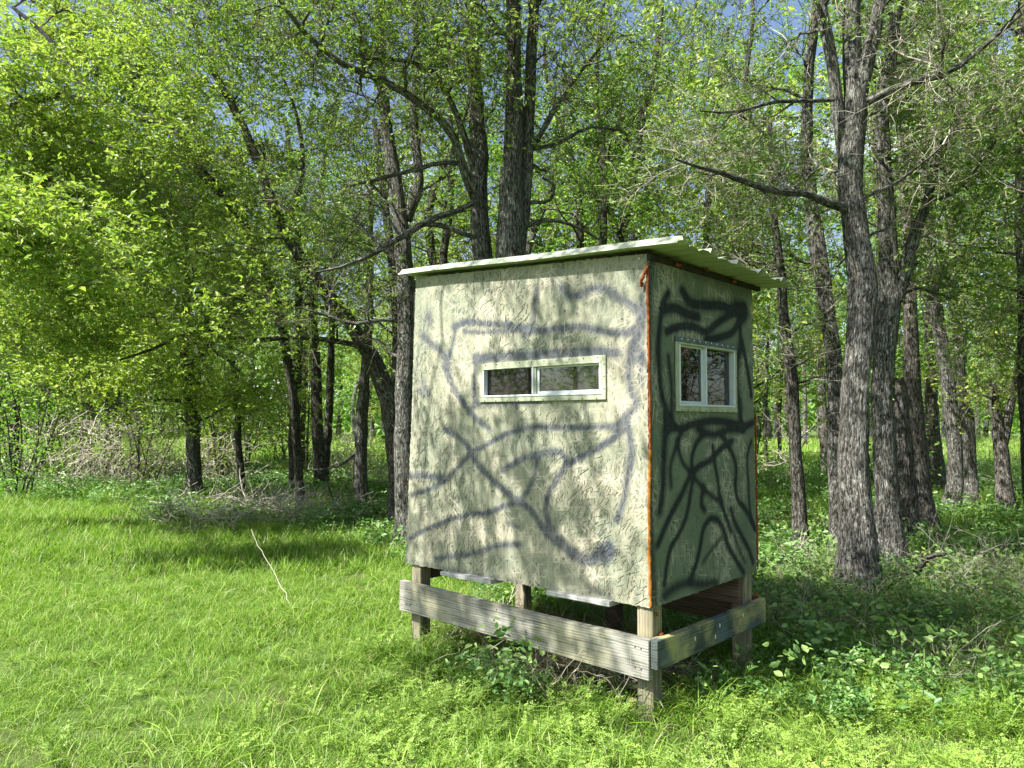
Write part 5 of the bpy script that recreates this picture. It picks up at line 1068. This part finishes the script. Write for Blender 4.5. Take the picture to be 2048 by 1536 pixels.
# saplings and tall shrubs filling the wood at eye height
sap = []
def sapling(label, m, seed, h=3.2, rad=1.0, n=1500, size=.07):
    gg = np.random.default_rng(seed); t = thing('sapling', label, 'sapling', (0, 0, 0))
    P = grow(gg.normal(0, .15, (7, 3)) * [1, 1, 0], gg.normal(0, .16, (7, 3)) * [1, 1, 0] + [0, 0, 1], h * gg.uniform(.7, 1.1, 7), 7, .10, 0, gg)
    i = np.repeat(np.arange(7), 12); P2 = grow(P[i, gg.integers(1, 6, len(i))], gg.normal(0, 1, (len(i), 3)) * [1, 1, .3] + [0, 0, .35], rad * gg.uniform(.5, 1.1, len(i)), 5, .2, 0, gg)
    obj('stems', tube_mesh('stems', [(P, np.tile(np.linspace(.02, .006, 7)[None], (7, 1)), 5)], M_BARK_B, g=gg), t, kind='stuff')
    obj('twigs', tube_mesh('twigs', [(P2, np.tile(np.linspace(.007, .003, 5)[None], (len(i), 1)), 3)], M_TWIG, smooth=False, g=gg), t, kind='stuff')
    j = gg.integers(0, len(i), n); C = P2[j, gg.integers(1, 5, n)] + gg.normal(0, .12, (n, 3)); V, F, rr = leaves_at(C, .6, size, gg)
    obj('foliage', mesh_np('foliage', V, F, m, rnd=rr), t, kind='stuff'); return t
kinds = (('yellow-green', M_LEAF_Y), ('mid-green', M_LEAF_G), ('olive', M_LEAF_D), ('yellow-green', M_LEAF_Y))
places = []
for _ in range(4000):
    if len(places) >= 30: break
    yy = 13.5 + 11 * gs_.random(); xx = gs_.uniform(-.78, .78) * yy; q = 1024 + xx / yy * FPX
    if 1480 < q < 1730 or 640 < q < 830 or 1940 < q < 2048: continue
    if all((xx - a) ** 2 + (yy - b) ** 2 > 3.2 for a, b in places): places.append((xx, yy))
sf = {}
for xx, yy in places:
    k = int(gs_.integers(0, 4)); q = 1024 + xx / yy * FPX; cn = kinds[k][0]
    zone = 'at the far left' if q < 400 else ('behind the left trunks' if q < 820 else ('behind the blind' if q < 1500 else 'behind the right trunks'))
    dist = 'close behind the first trunks' if yy < 19 else ('in the middle of the wood' if yy < 26 else 'deep in the wood')
    lab = f'{cn} many-stemmed sapling {dist}, {zone}'; grp = f'{cn} saplings {dist}, {zone}'
    if k not in sf: sf[k] = t = sapling(lab, kinds[k][1], 310 + k); t['group'] = grp; t.location = (xx, yy, 0)
    else: t = copy_tree(sf[k], (xx, yy, 0), gs_.uniform(0, 6.28), gs_.uniform(.7, 1.35), lab, grp)
# single sticks
def stick(label, pts, rad, m, seed=0, name='fallen_branch', cat_='branch', side=()):
    P, R = smooth_path(pts, rad, 16); gg = np.random.default_rng(seed); P = P + gg.normal(0, .004, P.shape); base = P[0].copy()
    t = obj(name, tube_mesh(name, [((P - base)[None], R[None], 7)], m, g=gg), None, label, cat_); t.location = base
    for s_, r_ in side: Q, RR = smooth_path(np.array(s_) - base, r_, 10); obj('side_shoot', tube_mesh('side_shoot', [(Q[None], RR[None], 5)], m, g=gg), t)
g0 = GP(588, 1225); stick('long pale dry stalk leaning over the sunlit grass', [g0 + [0, 0, .02], g0 * [1, 1, 0] + np.array([-.22, .27, .2]), g0 * [1, 1, 0] + np.array([-.46, .56, .40]), g0 * [1, 1, 0] + np.array([-.60, .72, .54])], [.003, .0028, .0025, .002], M_TWIG_B, 3, 'dry_stalk', 'stalk')
b0 = at(1760, 1160, 6.6); stick('dark dead limb lying out to the right of the stoutest trunk', [b0, at(1830, 1140, 6.4), at(1862, 1112, 6.3), at(1892, 1108, 6.2)], [.022, .03, .025, .012], M_BARK_B, 4)
stick('thin dark branch curving down to the ground left of the big leaning trunk', [at(628, 925, 12.2), at(655, 965, 12.0), at(668, 1005, 11.8), at(690, 1025, 11.6), at(735, 1030, 11.5)], [.012, .014, .015, .014, .01], M_BARK_B, 5)
h0 = at(1330, 1440, 3.95); hs = np.array([.98, 3.95, 0.02])
t0 = at(1237, 1420, 3.72); stick('forked dead weed stalk under the front rail beside the near post', [np.array([t0[0], t0[1], .0]), at(1236, 1395, 3.72), at(1222, 1365, 3.74), at(1190, 1350, 3.78), at(1152, 1342, 3.82)], [.0022, .002, .002, .0016, .001], M_TWIG_P, 6, 'dead_weed', 'weed',
      side=[([at(1236, 1395, 3.72), at(1262, 1340, 3.7), at(1260, 1300, 3.72)], [.0016, .0012, .0008]), ([at(1222, 1365, 3.74), at(1200, 1350, 3.7), at(1192, 1352, 3.7)], [.0015, .001, .0008])])

# dead pale blades lying among the living grass
xs_, ys_ = pts_in(2.7, 8.5, 5); kk = ~in_blind(xs_, ys_, .0); xs_, ys_ = xs_[kk], ys_[kk]; p, r = lay(xs_, ys_, .35)
scatter('dead_blades', 'scattered pale dead blades among the living grass', 'dead grass', p, r, g.uniform(.6, 1.1, len(xs_)), [blades('straw_tuft', 5, .06, .08, .22, .0026, .8, M_STRAW, np.random.default_rng(150 + i), .6, .1, 3) for i in range(3)])
